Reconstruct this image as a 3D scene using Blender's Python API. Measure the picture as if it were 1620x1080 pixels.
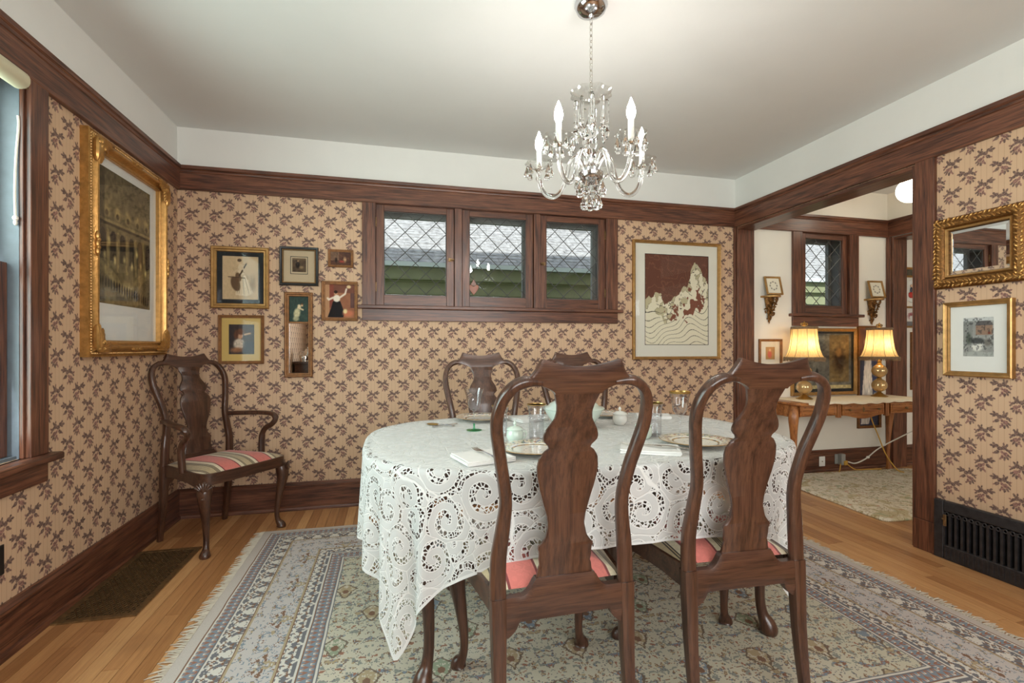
import bpy, bmesh, math, random
import numpy as np
from mathutils import Vector, Matrix
for o in list(bpy.data.objects): bpy.data.objects.remove(o, do_unlink=True)
random.seed(7); rng = np.random.default_rng(11)
scn = bpy.context.scene; COL = scn.collection
PI = math.pi
# ------------------------------------------------------------------ camera
FPX, YAW, HOR, CAMH = 767.35, math.radians(13.74), 549.33, 1.13
cd = bpy.data.cameras.new('camera'); cam = bpy.data.objects.new('camera', cd); COL.objects.link(cam)
cd.sensor_width = 36.0; cd.lens = 36.0*FPX/1620; cd.shift_y = (HOR-540)/1620; cd.clip_start = .02
cam.location = (0, 0, CAMH); cam.rotation_euler = (PI/2, 0, -YAW); scn.camera = cam
# room measures (metres): walls, ceiling, rails
XL, XR, YB, YF, ZC = -1.39, 2.895, 3.646, -1.25, 2.591
XP, XQ, XQ2, XE = 3.04, 4.58, 4.72, 6.6          # parlour left face, parlour right wall, hall beyond
ZT, ZB, ZS = 2.331, 2.173, .192                   # rail top, rail bottom, baseboard top
# ------------------------------------------------------------------ world, sun, daylight, added fill, exposure
w = bpy.data.worlds.new('world'); scn.world = w; w.use_nodes = True
bg = w.node_tree.nodes['Background']; bg.inputs[0].default_value = (.72, .84, 1, 1); bg.inputs[1].default_value = 1.0
def lamp(name, kind, loc, energy, color=(1, 1, 1), **kw):
    d = bpy.data.lights.new(name, kind); d.energy = energy; d.color = color
    for k, v in kw.items(): setattr(d, k, v)
    o = bpy.data.objects.new(name, d); o.location = loc; COL.objects.link(o); return o
s = lamp('sun', 'SUN', (0, -10, 12), 5.2, (.94, .97, 1), angle=math.radians(1.0))
s.rotation_euler = (math.radians(47.6), 0, math.radians(-12))            # from the south, 40 degrees high
a = lamp('daylight_west_window', 'AREA', (-1.60, 1.45, 1.42), 42, (.83, 1.0, .94), shape='RECTANGLE', size=1.5, size_y=1.42)
a.rotation_euler = (0, -PI/2, 0)
a = lamp('south_fill_light', 'AREA', (.75, -1.44, 1.45), 88, (1, .97, .94), shape='RECTANGLE', size=2.5, size_y=1.42)  # unseen source behind the camera, added as soft fill
a.rotation_euler = (PI/2, 0, 0)
a = lamp('daylight_parlour_window', 'AREA', (3.8, -1.44, 1.45), 36, (1, .95, .88), shape='RECTANGLE', size=1.2, size_y=1.42)
a.rotation_euler = (PI/2, 0, 0)
a = lamp('daylight_hall_window', 'AREA', (5.6, -1.44, 1.45), 34, (1, .95, .88), shape='RECTANGLE', size=1.4, size_y=1.42)
a.rotation_euler = (PI/2, 0, 0)
vs = scn.view_settings; vs.view_transform = 'Standard'; vs.look = 'None'; vs.exposure = 0.53; vs.gamma = 1.0; vs.use_curve_mapping = False
# ------------------------------------------------------------------ tags, linking
def tag(o, label=None, cat=None, group=None, kind=None):
    if label: o['label'] = label
    if cat: o['category'] = cat
    if group: o['group'] = group
    if kind: o['kind'] = kind
    return o
def empty(name, loc=(0, 0, 0), rz=0, parent=None, rot=None):
    o = bpy.data.objects.new(name, None); COL.objects.link(o); o.location = loc
    o.rotation_euler = rot if rot else (0, 0, rz); o.empty_display_size = .05
    if parent: o.parent = parent
    return o
def thing(name, label, cat, loc=(0, 0, 0), rz=0, group=None, rot=None):
    return tag(empty(name, loc, rz, None, rot), label, cat, group)
def copy_tree(o, parent=None):
    c = o.copy(); COL.objects.link(c)
    if parent: c.parent = parent
    for ch in list(o.children): copy_tree(ch, c)
    return c
def link(name, me, parent=None, loc=(0, 0, 0), rot=(0, 0, 0), scale=(1, 1, 1)):
    o = bpy.data.objects.new(name, me); COL.objects.link(o); o.location = loc; o.rotation_euler = rot; o.scale = scale
    if parent: o.parent = parent
    return o
# ------------------------------------------------------------------ mesh builder
class MB:
    def __init__(s): s.v = []; s.f = []; s.mi = []; s.cur = 0
    def add(s, vs, fs):
        b = len(s.v); s.v += [tuple(map(float, p)) for p in vs]
        for f in fs: s.f.append([b+i for i in f]); s.mi.append(s.cur)
        return s
    def box(s, x0, x1, y0, y1, z0, z1):
        return s.add([(x0, y0, z0), (x1, y0, z0), (x1, y1, z0), (x0, y1, z0), (x0, y0, z1), (x1, y0, z1), (x1, y1, z1), (x0, y1, z1)],
                     [(0, 3, 2, 1), (4, 5, 6, 7), (0, 1, 5, 4), (1, 2, 6, 5), (2, 3, 7, 6), (3, 0, 4, 7)])
    def prism(s, poly, axis, t0, t1):
        # poly: 2D points in the two remaining axes (in xyz order), extruded along axis
        def P(p, t): return {'X': (t, p[0], p[1]), 'Y': (p[0], t, p[1]), 'Z': (p[0], p[1], t)}[axis]
        n = len(poly); vs = [P(p, t0) for p in poly]+[P(p, t1) for p in poly]
        fs = [tuple(range(n)), tuple(range(2*n-1, n-1, -1))]+[(i, i+n, (i+1) % n+n, (i+1) % n) for i in range(n)]
        return s.add(vs, fs)
    def lathe(s, prof, n=16, c=(0, 0, 0), sx=1, sy=1, lobes=0, amp=0):
        vs = []; fs = []; m = len(prof)
        for r, z in prof:
            for i in range(n):
                a = 2*PI*i/n; k = r*(1+amp*math.cos(lobes*a)) if lobes else r
                vs.append((c[0]+k*sx*math.cos(a), c[1]+k*sy*math.sin(a), c[2]+z))
        for j in range(m-1):
            for i in range(n):
                fs.append((j*n+i, j*n+(i+1) % n, (j+1)*n+(i+1) % n, (j+1)*n+i))
        if prof[0][0] > 1e-5: fs.append(tuple(range(n-1, -1, -1)))
        if prof[-1][0] > 1e-5: fs.append(tuple((m-1)*n+i for i in range(n)))
        return s.add(vs, fs)
    def tube(s, path, rad, n=8, cap=True, up=(0, 0, 1), closed=False, sq=2.0):
        # rad: number, list of numbers or list of (a, b): a along the in-plane normal, b along the binormal
        P = [Vector(p) for p in path]; m = len(P); vs = []; fs = []; side0 = None
        for j in range(m):
            if closed: t = P[(j+1) % m]-P[j-1]
            else: t = P[min(j+1, m-1)]-P[max(j-1, 0)]
            t.normalize()
            if side0 is None:
                u = Vector(up); 
                if abs(u.dot(t)) > .95: u = Vector((1, 0, 0)) if abs(t.x) < .9 else Vector((0, 1, 0))
                side = t.cross(u).normalized()
            else:
                side = (side0-t*side0.dot(t)).normalized()
            side0 = side; nrm = side.cross(t)
            r = rad[j] if isinstance(rad, list) else rad
            ra, rb = r if isinstance(r, (list, tuple)) else (r, r)
            for i in range(n):
                a = 2*PI*(i+.5)/n; ca, sa = math.cos(a), math.sin(a)
                if sq != 2.0:
                    ca = math.copysign(abs(ca)**(2/sq), ca); sa = math.copysign(abs(sa)**(2/sq), sa)
                vs.append(P[j]+side*(ra*ca)+nrm*(rb*sa))
        for j in range(m if closed else m-1):
            for i in range(n):
                a, b = j*n, ((j+1) % m)*n
                fs.append((a+i, a+(i+1) % n, b+(i+1) % n, b+i))
        if cap and not closed: fs += [tuple(range(n-1, -1, -1)), tuple((m-1)*n+i for i in range(n))]
        return s.add(vs, fs)
    def strip(s, xs, bot, top, yf, th):
        # board in the xz plane: columns xs with bottom and top heights, y = yf(z), thickness th
        vs = []; fs = []
        for x in xs:
            b, t = bot(x), top(x)
            for k in range(5):
                z = b+(t-b)*k/4; y = yf(z); e = th if 0 < k < 4 else th*.72
                vs += [(x, y-e, z), (x, y+e, z)]
        m = len(xs)
        for j in range(m-1):
            for k in range(4):
                a, b = j*10+k*2, (j+1)*10+k*2
                fs += [(a, b, b+2, a+2), (a+1, a+3, b+3, b+1)]
            fs += [(j*10, j*10+1, (j+1)*10+1, (j+1)*10), (j*10+8, (j+1)*10+8, (j+1)*10+9, j*10+9)]
        for k in range(4):
            fs += [(k*2, k*2+2, k*2+3, k*2+1)]; b = (m-1)*10+k*2; fs += [(b, b+1, b+3, b+2)]
        return s.add(vs, fs)
    def rows(s, zs, hw, yf, th):
        # board in the xz plane: rows zs with half width hw(z), eased edges
        K = [(-1, .55), (-.93, 1), (0, 1), (.93, 1), (1, .55)]; vs = []; fs = []; nk = len(K)
        for z in zs:
            h, y = hw(z), yf(z)
            vs += [(k*h, y-e*th, z) for k, e in K]+[(k*h, y+e*th, z) for k, e in K]
        m = len(zs)
        for j in range(m-1):
            a, b = j*2*nk, (j+1)*2*nk
            for k in range(nk-1): fs += [(a+k, a+k+1, b+k+1, b+k), (a+nk+k, b+nk+k, b+nk+k+1, a+nk+k+1)]
            fs += [(a, b, b+nk, a+nk), (a+nk-1, a+2*nk-1, b+2*nk-1, b+nk-1)]
        for b in (0, (m-1)*2*nk): fs.append(tuple(b+k for k in range(nk))+tuple(b+2*nk-1-k for k in range(nk)))
        return s.add(vs, fs)
    def frame(s, w, h, prof, y0=0):
        # mitred rectangle centred on 0 in xz; prof = (inset from outer edge, height toward -y)
        vs = []; fs = []; m = len(prof)
        for d, t in prof:
            a, b = w/2-d, h/2-d
            vs += [(-a, y0-t, -b), (a, y0-t, -b), (a, y0-t, b), (-a, y0-t, b)]
        for j in range(m-1):
            for i in range(4): fs.append((j*4+i, j*4+(i+1) % 4, (j+1)*4+(i+1) % 4, (j+1)*4+i))
        return s.add(vs, fs)
    def ball(s, c, r, n=8, m=6, rot=None):
        r = r if isinstance(r, (tuple, list)) else (r, r, r); vs = [(0, 0, -1)]; fs = []
        for j in range(1, m):
            p = -PI/2+PI*j/m
            vs += [(math.cos(p)*math.cos(2*PI*i/n), math.cos(p)*math.sin(2*PI*i/n), math.sin(p)) for i in range(n)]
        vs.append((0, 0, 1)); T = len(vs)-1
        for i in range(n):
            fs.append((0, 1+(i+1) % n, 1+i)); fs.append((T, 1+(m-2)*n+i, 1+(m-2)*n+(i+1) % n))
        for j in range(m-2):
            for i in range(n): fs.append((1+j*n+i, 1+j*n+(i+1) % n, 1+(j+1)*n+(i+1) % n, 1+(j+1)*n+i))
        M = rot.to_matrix() if rot else Matrix.Identity(3)
        return s.add([Vector(c)+M @ Vector((v[0]*r[0], v[1]*r[1], v[2]*r[2])) for v in vs], fs)
    def clampz(s, z0=0):
        s.v = [(x, y, max(z, z0)) for x, y, z in s.v]; return s
    def mesh(s, name, mat, smooth=True, angle=40):
        me = bpy.data.meshes.new(name); me.from_pydata(s.v, [], s.f)
        for m in (mat if isinstance(mat, (list, tuple)) else [mat]): me.materials.append(m)
        if max(s.mi, default=0): me.polygons.foreach_set('material_index', s.mi)
        bm = bmesh.new(); bm.from_mesh(me); bmesh.ops.recalc_face_normals(bm, faces=bm.faces); bm.to_mesh(me); bm.free()
        if smooth:
            me.shade_smooth(); me.set_sharp_from_angle(angle=math.radians(angle))
        return me
    def build(s, name, mat, parent=None, loc=(0, 0, 0), rot=(0, 0, 0), bevel=0, smooth=True, angle=40):
        o = link(name, s.mesh(name, mat, smooth, angle), parent, loc, rot)
        if bevel:
            b = o.modifiers.new('bevel', 'BEVEL'); b.width = bevel; b.segments = 2; b.limit_method = 'ANGLE'; b.harden_normals = True
        return o
def struct(name, mb, mat, parent=None, **k):
    o = mb.build(name, mat, parent, **k)
    if not parent: o['kind'] = 'structure'
    return o
def smoothpath(pts, n=6):
    # Catmull-Rom through points (any dimension)
    P = [np.array(p, float) for p in pts]; P = [2*P[0]-P[1]]+P+[2*P[-1]-P[-2]]; out = []
    for i in range(1, len(P)-2):
        for k in range(n):
            t = k/n; a, b, c, d = P[i-1:i+3]
            out.append(.5*((2*b)+(-a+c)*t+(2*a-5*b+4*c-d)*t*t+(-a+3*b-3*c+d)*t**3))
    out.append(P[-2]); return [tuple(p) for p in out]
def interp(tab):
    xs = [p[0] for p in tab]; ys = [p[1] for p in tab]
    return lambda x: float(np.interp(x, xs, ys))
# ------------------------------------------------------------------ node helpers
def lin(c):
    c = [x/255 for x in c]; return tuple((x/12.92 if x <= .04045 else ((x+.055)/1.055)**2.4) for x in c)
class S:                                             # a socket with arithmetic
    def __init__(s, g, k): s.g = g; s.k = k
    def __add__(s, o): return s.g.m('ADD', s, o)
    __radd__ = __add__
    def __sub__(s, o): return s.g.m('SUBTRACT', s, o)
    def __rsub__(s, o): return s.g.m('SUBTRACT', o, s)
    def __mul__(s, o): return s.g.m('MULTIPLY', s, o)
    __rmul__ = __mul__
    def __truediv__(s, o): return s.g.m('DIVIDE', s, o)
    def lt(s, o): return s.g.m('LESS_THAN', s, o)
    def gt(s, o): return s.g.m('GREATER_THAN', s, o)
    def abs(s): return s.g.m('ABSOLUTE', s)
    def fract(s): return s.g.m('FRACT', s)
    def floor(s): return s.g.m('FLOOR', s)
    def sin(s): return s.g.m('SINE', s)
    def min(s, o): return s.g.m('MINIMUM', s, o)
    def max(s, o): return s.g.m('MAXIMUM', s, o)
    def step(s, a, b): return s.g.step(s, a, b)
class Graph:
    def __init__(s, name):
        s.mat = bpy.data.materials.new(name); s.mat.use_nodes = True; s.t = s.mat.node_tree; s.N = s.t.nodes; s.L = s.t.links
        s.b = s.N['Principled BSDF']
    def put(s, sock, v):
        if v is None: return
        if isinstance(v, S): s.L.new(v.k, sock)
        elif isinstance(v, (tuple, list)): sock.default_value = tuple(v)+((1,) if len(v) == 3 and sock.type == 'RGBA' else ())
        else: sock.default_value = v
    def node(s, typ, ins=None, out=0, **props):
        n = s.N.new(typ)
        for k, v in props.items(): setattr(n, k, v)
        for k, v in (ins or {}).items(): s.put(n.inputs[k], v)
        return S(s, n.outputs[out])
    def m(s, op, a, b=None, c=None):
        ins = {0: a}
        if b is not None: ins[1] = b
        if c is not None: ins[2] = c
        return s.node('ShaderNodeMath', ins, operation=op)
    def step(s, x, a, b): return s.node('ShaderNodeMapRange', {0: x, 1: a, 2: b}, interpolation_type='SMOOTHSTEP')
    def mix(s, f, a, b): return s.node('ShaderNodeMix', {0: f, 6: a, 7: b}, out=2, data_type='RGBA')
    def mulc(s, a, b): return s.node('ShaderNodeMix', {0: 1.0, 6: a, 7: b}, out=2, data_type='RGBA', blend_type='MULTIPLY')
    def xyz(s, v):
        n = s.N.new('ShaderNodeSeparateXYZ'); s.L.new(v.k, n.inputs[0]); return [S(s, o) for o in n.outputs]
    def vec(s, x, y=0, z=0): return s.node('ShaderNodeCombineXYZ', {0: x, 1: y, 2: z})
    def obj(s): return s.node('ShaderNodeTexCoord', out=3)
    def uv(s): return s.node('ShaderNodeTexCoord', out=2)
    def pos(s): return s.node('ShaderNodeNewGeometry', out=0)
    def mapping(s, v, loc=(0, 0, 0), rot=(0, 0, 0), sc=(1, 1, 1), t='POINT'):
        return s.node('ShaderNodeMapping', {0: v, 1: loc, 2: rot, 3: sc}, vector_type=t)
    def noise(s, v, scale=5, detail=2, rough=.5, dist=0, out=0): return s.node('ShaderNodeTexNoise', {'Vector': v, 'Scale': scale, 'Detail': detail, 'Roughness': rough, 'Distortion': dist}, out=out)
    def voro(s, v, scale=5, feature='F1', out=0, rnd=1.0): return s.node('ShaderNodeTexVoronoi', {'Vector': v, 'Scale': scale, 'Randomness': rnd}, out=out, feature=feature)
    def ramp(s, f, stops, const=False):
        n = s.N.new('ShaderNodeValToRGB'); s.put(n.inputs[0], f); r = n.color_ramp
        if const: r.interpolation = 'CONSTANT'
        while len(r.elements) < len(stops): r.elements.new(.5)
        for e, (p, c) in zip(r.elements, stops): e.position = p; e.color = tuple(c)+(1,)
        return S(s, n.outputs[0])
    def bump(s, h, strength=.2, dist=.002): s.L.new(s.node('ShaderNodeBump', {'Height': h, 'Strength': strength, 'Distance': dist}).k, s.b.inputs['Normal'])
    def set(s, **k):
        nm = dict(color='Base Color', rough='Roughness', metal='Metallic', alpha='Alpha', trans='Transmission Weight', ior='IOR', spec='Specular IOR Level', coat='Coat Weight', coatr='Coat Roughness', em='Emission Color', ems='Emission Strength', sss='Subsurface Weight', sheen='Sheen Weight')
        for a, v in k.items(): s.put(s.b.inputs[nm[a]], v)
        return s
def plain(name, rgb, rough=.5, metal=0, var=.0, scale=20, bump=0, **k):
    g = Graph(name); c = lin(rgb)
    if var:
        n = g.noise(g.obj(), scale, 4, .6); lo = tuple(x*(1-var) for x in c); hi = tuple(min(1, x*(1+var)) for x in c)
        g.set(color=g.ramp(n, [(.3, lo), (.7, hi)]))
        if bump: g.bump(n, bump)
    else: g.set(color=c)
    g.set(rough=rough, metal=metal, **k); return g.mat
def wood(name, axis, dark, mid, light, rough=.35, scale=1.0, coat=.15, space='obj', rings=9.0, pore=.5):
    g = Graph(name); v = g.obj() if space == 'obj' else g.pos()
    st = {'X': (.07, 1, 1), 'Y': (1, .07, 1), 'Z': (1, 1, .07)}[axis]
    q = g.mapping(v, sc=tuple(x*scale for x in st))
    big = g.noise(q, 7, 2, .5, .6); wave = ((big*rings)*6.2832).sin()*.5+.5
    fine = g.noise(g.mapping(v, sc=tuple((x*scale if x < 1 else x*scale*1) for x in st)), 95, 3, .65)
    f = wave*.20+fine*.80
    c = g.ramp(f, [(.28, lin(dark)), (.5, lin(mid)), (.74, lin(light))])
    pr = g.noise(g.mapping(v, sc=tuple((x*.35 if x < 1 else 1) for x in st)), 260*scale, 1, .5)
    c = g.mulc(c, g.ramp(pr, [(.34, (1-pore,)*3), (.5, (1, 1, 1))]))
    g.set(color=c, rough=g.node('ShaderNodeMapRange', {0: fine, 3: rough-.07, 4: rough+.1}), coat=coat, coatr=.2); g.bump(fine+pr*.6, .09, .002)
    return g.mat
# ------------------------------------------------------------------ materials
OAK = dict(dark=(62, 36, 26), mid=(104, 62, 44), light=(128, 82, 58))
M = {}
for ax in 'XYZ': M['oak'+ax] = wood('oak_'+ax, ax, rough=.38, space='pos', **OAK)
MAH = dict(dark=(50, 30, 22), mid=(75, 47, 34), light=(92, 60, 43))
M['mahZ'] = wood('mahogany_upright', 'Z', rough=.30, scale=1.3, coat=.3, rings=6, pore=.3, **MAH)
M['mahX'] = wood('mahogany_cross', 'X', rough=.30, scale=1.3, coat=.3, rings=6, pore=.3, **MAH)
M['mahY'] = wood('mahogany_deep', 'Y', rough=.30, scale=1.3, coat=.3, rings=6, pore=.3, **MAH)
M['desk'] = wood('fruitwood', 'X', (112, 62, 28), (164, 102, 54), (190, 128, 74), rough=.35, scale=1.2, coat=.2, rings=5, pore=.2)
M['deskZ'] = wood('fruitwood_upright', 'Z', (112, 62, 28), (164, 102, 54), (190, 128, 74), rough=.35, scale=1.2, coat=.2, rings=5, pore=.2)
M['plaster'] = plain('white_plaster', (226, 225, 221), .85, var=.02, scale=3)
M['ceil'] = plain('ceiling_paint', (222, 222, 220), .9, var=.02, scale=2)
M['cream'] = plain('cream_plaster', (232, 226, 214), .85, var=.02, scale=3)
M['gold'] = plain('gilt', (186, 140, 80), .34, .75, var=.22, scale=45, bump=.1)
M['goldp'] = plain('plain_gilt', (170, 130, 78), .36, .65, var=.2, scale=30)
M['golddark'] = plain('antique_gilt', (118, 80, 38), .42, .7, var=.5, scale=90, bump=.3)
M['goldwood'] = plain('gilt_wood', (128, 84, 44), .45, .35, var=.3, scale=40)
M['black'] = plain('black_lacquer', (26, 24, 24), .35)
M['blackmat'] = plain('black_mat_board', (30, 32, 34), .8)
M['iron'] = plain('cast_iron', (60, 58, 60), .42, .5, var=.35, scale=25, bump=.1)
M['ductshade'] = plain('duct_shade_sheet', (12, 12, 13), .9)  # near-black colour stands in for the shade inside the ducts
M['bronze'] = plain('bronze_register', (128, 100, 66), .42, .6, var=.35, scale=40)
M['mat'] = plain('mat_board', (226, 220, 206), .9)
M['matyellow'] = plain('yellow_mat_board', (206, 174, 104), .9)
M['mattan'] = plain('tan_mat_board', (190, 168, 138), .9)
M['matwhite'] = plain('white_mat_board', (232, 230, 224), .9)
M['brass'] = plain('brass', (184, 148, 84), .3, .9, var=.15, scale=30)
M['chrome'] = plain('chrome', (200, 200, 204), .12, 1.0)
M['silver'] = plain('silver', (214, 212, 206), .18, 1.0)
M['lead'] = plain('lead_came', (96, 94, 92), .45, .6)
M['liningpaint'] = plain('lining_paint', (84, 82, 84), .7)
M['storm'] = plain('storm_frame_paint', (120, 118, 116), .7)
M['whitecer'] = plain('white_porcelain', (228, 228, 222), .18, coat=.4)
M['greencer'] = plain('celadon_porcelain', (206, 220, 208), .16, coat=.5)
M['napkin'] = plain('napkin_linen', (232, 230, 226), .85, var=.03, scale=60)
M['pad'] = plain('table_felt', (236, 236, 236), .95)
M['candle'] = plain('candle_sleeve', (240, 238, 232), .4)
M['whiteplastic'] = plain('white_plastic', (228, 226, 220), .4)
M['greyplastic'] = plain('grey_plastic', (150, 148, 142), .5)
M['yellowcord'] = plain('yellow_cord', (196, 150, 62), .5)
M['cord'] = plain('cotton_cord', (224, 218, 206), .8)
M['shadecloth'] = plain('roller_shade_cloth', (214, 206, 176), .7)
M['jamb'] = plain('painted_jamb', (104, 114, 122), .45, var=.12, scale=15)
M['fringe'] = plain('fringe_cotton', (192, 182, 166), .9, var=.1, scale=30)
M['gutter'] = plain('gutter_paint', (226, 230, 230), .5)
M['siding'] = plain('green_siding', (134, 134, 98), .7, var=.12, scale=4)
M['grass'] = plain('lawn', (84, 112, 56), .9, var=.3, scale=3)
M['ext'] = plain('stucco', (150, 140, 126), .9)
def shingle_mat():
    g = Graph('shingles'); r = g.noise(g.mapping(g.obj(), sc=(4, 5, 5)), 3, 3)
    g.set(color=g.ramp(r, [(.3, lin((116, 112, 108))), (.7, lin((170, 166, 160)))]), rough=.7); return g.mat
M['shingle'] = shingle_mat()
def clear(name, tint=(1, 1, 1), gloss=.02, f0=.035, f1=.75):
    # thin pane: transparent with a fresnel reflection
    g = Graph(name); g.N.remove(g.b)
    t = g.node('ShaderNodeBsdfTransparent', {0: tint}); r = g.node('ShaderNodeBsdfGlossy', {'Roughness': gloss})
    fc = g.node('ShaderNodeLayerWeight', {0: .5}, out=1); f = fc*fc*fc*fc*f1+f0; mx = g.node('ShaderNodeMixShader', {0: f, 1: t, 2: r})
    g.L.new(mx.k, g.N['Material Output'].inputs[0]); return g.mat
M['pane'] = clear('window_pane', (.95, .97, .97), .01, .03, .6); M['cover'] = clear('picture_glass', (.98, .985, .985), .02, .012, .55)
M['stemglass'] = clear('stemware_glass', (.965, .965, .975), .03, .075, .85)
M['greenglass'] = clear('green_glass', (.30, .78, .52), .03, .05)
g = Graph('crystal'); g.set(color=(1, 1, 1), rough=0.0, trans=1.0, ior=1.5); M['crystal'] = g.mat
M['thincrystal'] = clear('thin_crystal', (.97, .97, .96), .02, .09, .9)
g = Graph('mirror_silver'); g.set(color=(.86, .88, .88), rough=.015, metal=1.0); M['mirror'] = g.mat
def emis(name, rgb, st):
    g = Graph(name); g.set(color=(1, 1, 1), em=rgb, ems=st); return g.mat
M['bulb'] = emis('bulb_glow', (1, .96, .90), 125)
M['globe'] = emis('globe_glow', (1, .90, .74), 7)
M['bulblamp'] = emis('lamp_bulb_glow', (1, .80, .52), 27)
def shade_mat():
    g = Graph('silk_shade'); g.N.remove(g.b)
    n = g.noise(g.mapping(g.obj(), sc=(1, 1, .03)), 220, 2)
    c = g.ramp(n, [(.3, lin((222, 186, 128))), (.7, lin((240, 212, 160)))])
    mx = g.node('ShaderNodeMixShader', {0: .6, 1: g.node('ShaderNodeBsdfDiffuse', {0: c}), 2: g.node('ShaderNodeBsdfTranslucent', {0: c})})
    g.L.new(mx.k, g.N['Material Output'].inputs[0]); return g.mat
M['shade'] = shade_mat()
M['trimbraid'] = plain('braid', (128, 104, 78), .8, var=.4, scale=120)
# ---- wallpaper: sprigs in staggered, mirrored rows on pin stripes
SPRIG = [ # cx, cy, rx, ry, angle, tone (0 dark leaf, 1 mauve flower)
    (-.040, .026, .0125, .0055, -8, 0), (-.030, .034, .0120, .0055, -48, 0), (-.030, .020, .0110, .0055, 28, 0), (-.022, .027, .0110, .0090, 0, 0),
    (-.006, .016, .0125, .0105, 20, 0), (.012, .022, .0115, .0120, 0, 0), (.022, .034, .0055, .0100, -30, 0), (.010, .039, .0040, .0080, 10, 0),
    (.026, .012, .0105, .0070, -25, 0), (.039, .013, .0080, .0040, 25, 1), (.036, .002, .0085, .0045, -40, 0),
    (-.019, -.004, .0130, .0085, 38, 0), (-.032, -.010, .0070, .0040, 30, 1), (.003, -.002, .0090, .0065, -60, 1), (.018, -.009, .0130, .0105, -30, 1),
    (.004, -.022, .0060, .0105, 14, 1), (.014, -.031, .0055, .0110, -6, 0), (.026, -.026, .0050, .0100, 28, 0), (.033, -.016, .0090, .0050, -30, 0), (-.004, -.032, .0045, .0080, -20, 1)]
def wallpaper(axis):
    g = Graph('floral_wallpaper_'+axis); p = g.xyz(g.pos()); h = p[0] if axis == 'X' else p[1]; v = p[2]
    W, R = .145, .0775
    nz = g.noise(g.pos(), 210, 2, .6, out=1); nzx, nzy, _ = g.xyz(nz)
    # two staggered lattices; each point belongs to the nearer centre (diamond cells); the second is mirrored
    ax_, ay_ = ((h/W).fract()-.5)*W, ((v/(2*R)).fract()-.5)*(2*R)
    bx_, by_ = ((h/W+.5).fract()-.5)*W, ((v/(2*R)+.5).fract()-.5)*(2*R)
    inA = ((ax_.abs()/(W/2))+(ay_.abs()/R)).lt(1.0); inB = 1.0-inA
    lx = inA*ax_-inB*bx_+(nzx-.5)*.0085; ly = inA*ay_+inB*by_+(nzy-.5)*.0085
    q = g.vec(lx, ly, 0)
    dk = mv = None
    for cx, cy, rx, ry, an, t in SPRIG:
        e = g.node('ShaderNodeVectorMath', {0: g.mapping(q, (cx*.95, cy-.002, 0), (0, 0, math.radians(an)), (rx*1.0, ry*1.02, 1), 'TEXTURE')}, out=1, operation='LENGTH')
        if t: mv = e if mv is None else mv.min(e)
        else: dk = e if dk is None else dk.min(e)
    fd = 1.0-dk.step(.75, 1.1); fm = 1.0-mv.step(.75, 1.1)
    line = (h/(W/6)).fract()
    l1 = 1.0-(line-.5).abs().step(.02, .055)
    base = g.mix(l1*.40, lin((203, 170, 139)), lin((146, 111, 87)))
    base = g.mulc(base, g.ramp(g.noise(g.pos(), 2.2, 3), [(.3, (.96, .96, .96)), (.7, (1.02, 1.02, 1.02))]))
    tone = g.noise(g.pos(), 150, 2)
    leaf = g.ramp(tone, [(.40, lin((80, 62, 60))), (.62, lin((130, 102, 92)))])
    flo = g.ramp(tone, [(.40, lin((104, 72, 70))), (.62, lin((156, 114, 104)))])
    c = g.mix(fm*.92, base, flo); c = g.mix(fd*.94, c, leaf)
    g.set(color=c, rough=.62, spec=.3); return g.mat
M['paperX'] = wallpaper('X'); M['paperY'] = wallpaper('Y')
def plank_mat(obj_random=True):
    g = Graph('oak_plank' if obj_random else 'oak_floor'); p = g.pos()
    if obj_random: r = g.node('ShaderNodeObjectInfo', out=5)
    else:
        x, y, z = g.xyz(p); x = x-XL; ix = (x/.057).floor(); iy = (y/1.1+ix*.37).floor()
        r = g.node('ShaderNodeTexWhiteNoise', {'Vector': g.vec(ix, iy, 0)}, noise_dimensions='3D')
    gr = g.noise(g.mapping(p, sc=(1, .05, 1)), 70, 4, .6, .3); fi = g.noise(g.mapping(p, sc=(1, .03, 1)), 300, 2)
    c = g.ramp(gr*.55+r*.45, [(.22, lin((158, 108, 66))), (.5, lin((190, 138, 90))), (.8, lin((214, 166, 114)))])
    c = g.mulc(c, g.ramp(fi, [(.3, (.82, .80, .78)), (.5, (1, 1, 1))]))
    wear = g.noise(p, 1.7, 4, .6); c = g.mix(wear.step(.58, .75)*.35, c, lin((120, 84, 56)))
    if not obj_random:
        gap = ((x/.057).fract()-.5).abs().gt(.475); c = g.mix(gap, c, lin((50, 32, 20)))
    g.set(color=c, rough=.36, coat=.15, coatr=.25); g.bump(gr, .06, .001); return g.mat
M['plank'] = plank_mat(True); M['floor'] = plank_mat(False)
def stripes_mat():
    g = Graph('striped_seat_fabric'); x, y, z = g.xyz(g.obj())
    f = (x/.21+.5).fract()
    cream, beige, pink, red, blk = lin((214, 200, 172)), lin((176, 156, 122)), lin((206, 112, 102)), lin((122, 44, 44)), lin((58, 48, 38))
    c = g.ramp(f, [(0, pink), (.20, red), (.235, cream), (.33, blk), (.35, beige), (.365, blk), (.385, beige), (.40, blk), (.42, beige), (.60, blk), (.62, beige), (.635, blk), (.655, cream), (.76, red), (.80, pink)], const=True)
    d = g.noise(g.obj(), 26, 3, .6, 1.5)
    c = g.mulc(c, g.ramp(d, [(.44, (.90, .89, .87)), (.5, (1.04, 1.04, 1.04)), (.56, (.95, .94, .93))]))
    g.set(color=c, rough=.7, sheen=.2); g.bump(g.noise(g.obj(), 500, 1), .1, .001); return g.mat
M['stripe'] = stripes_mat()
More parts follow.
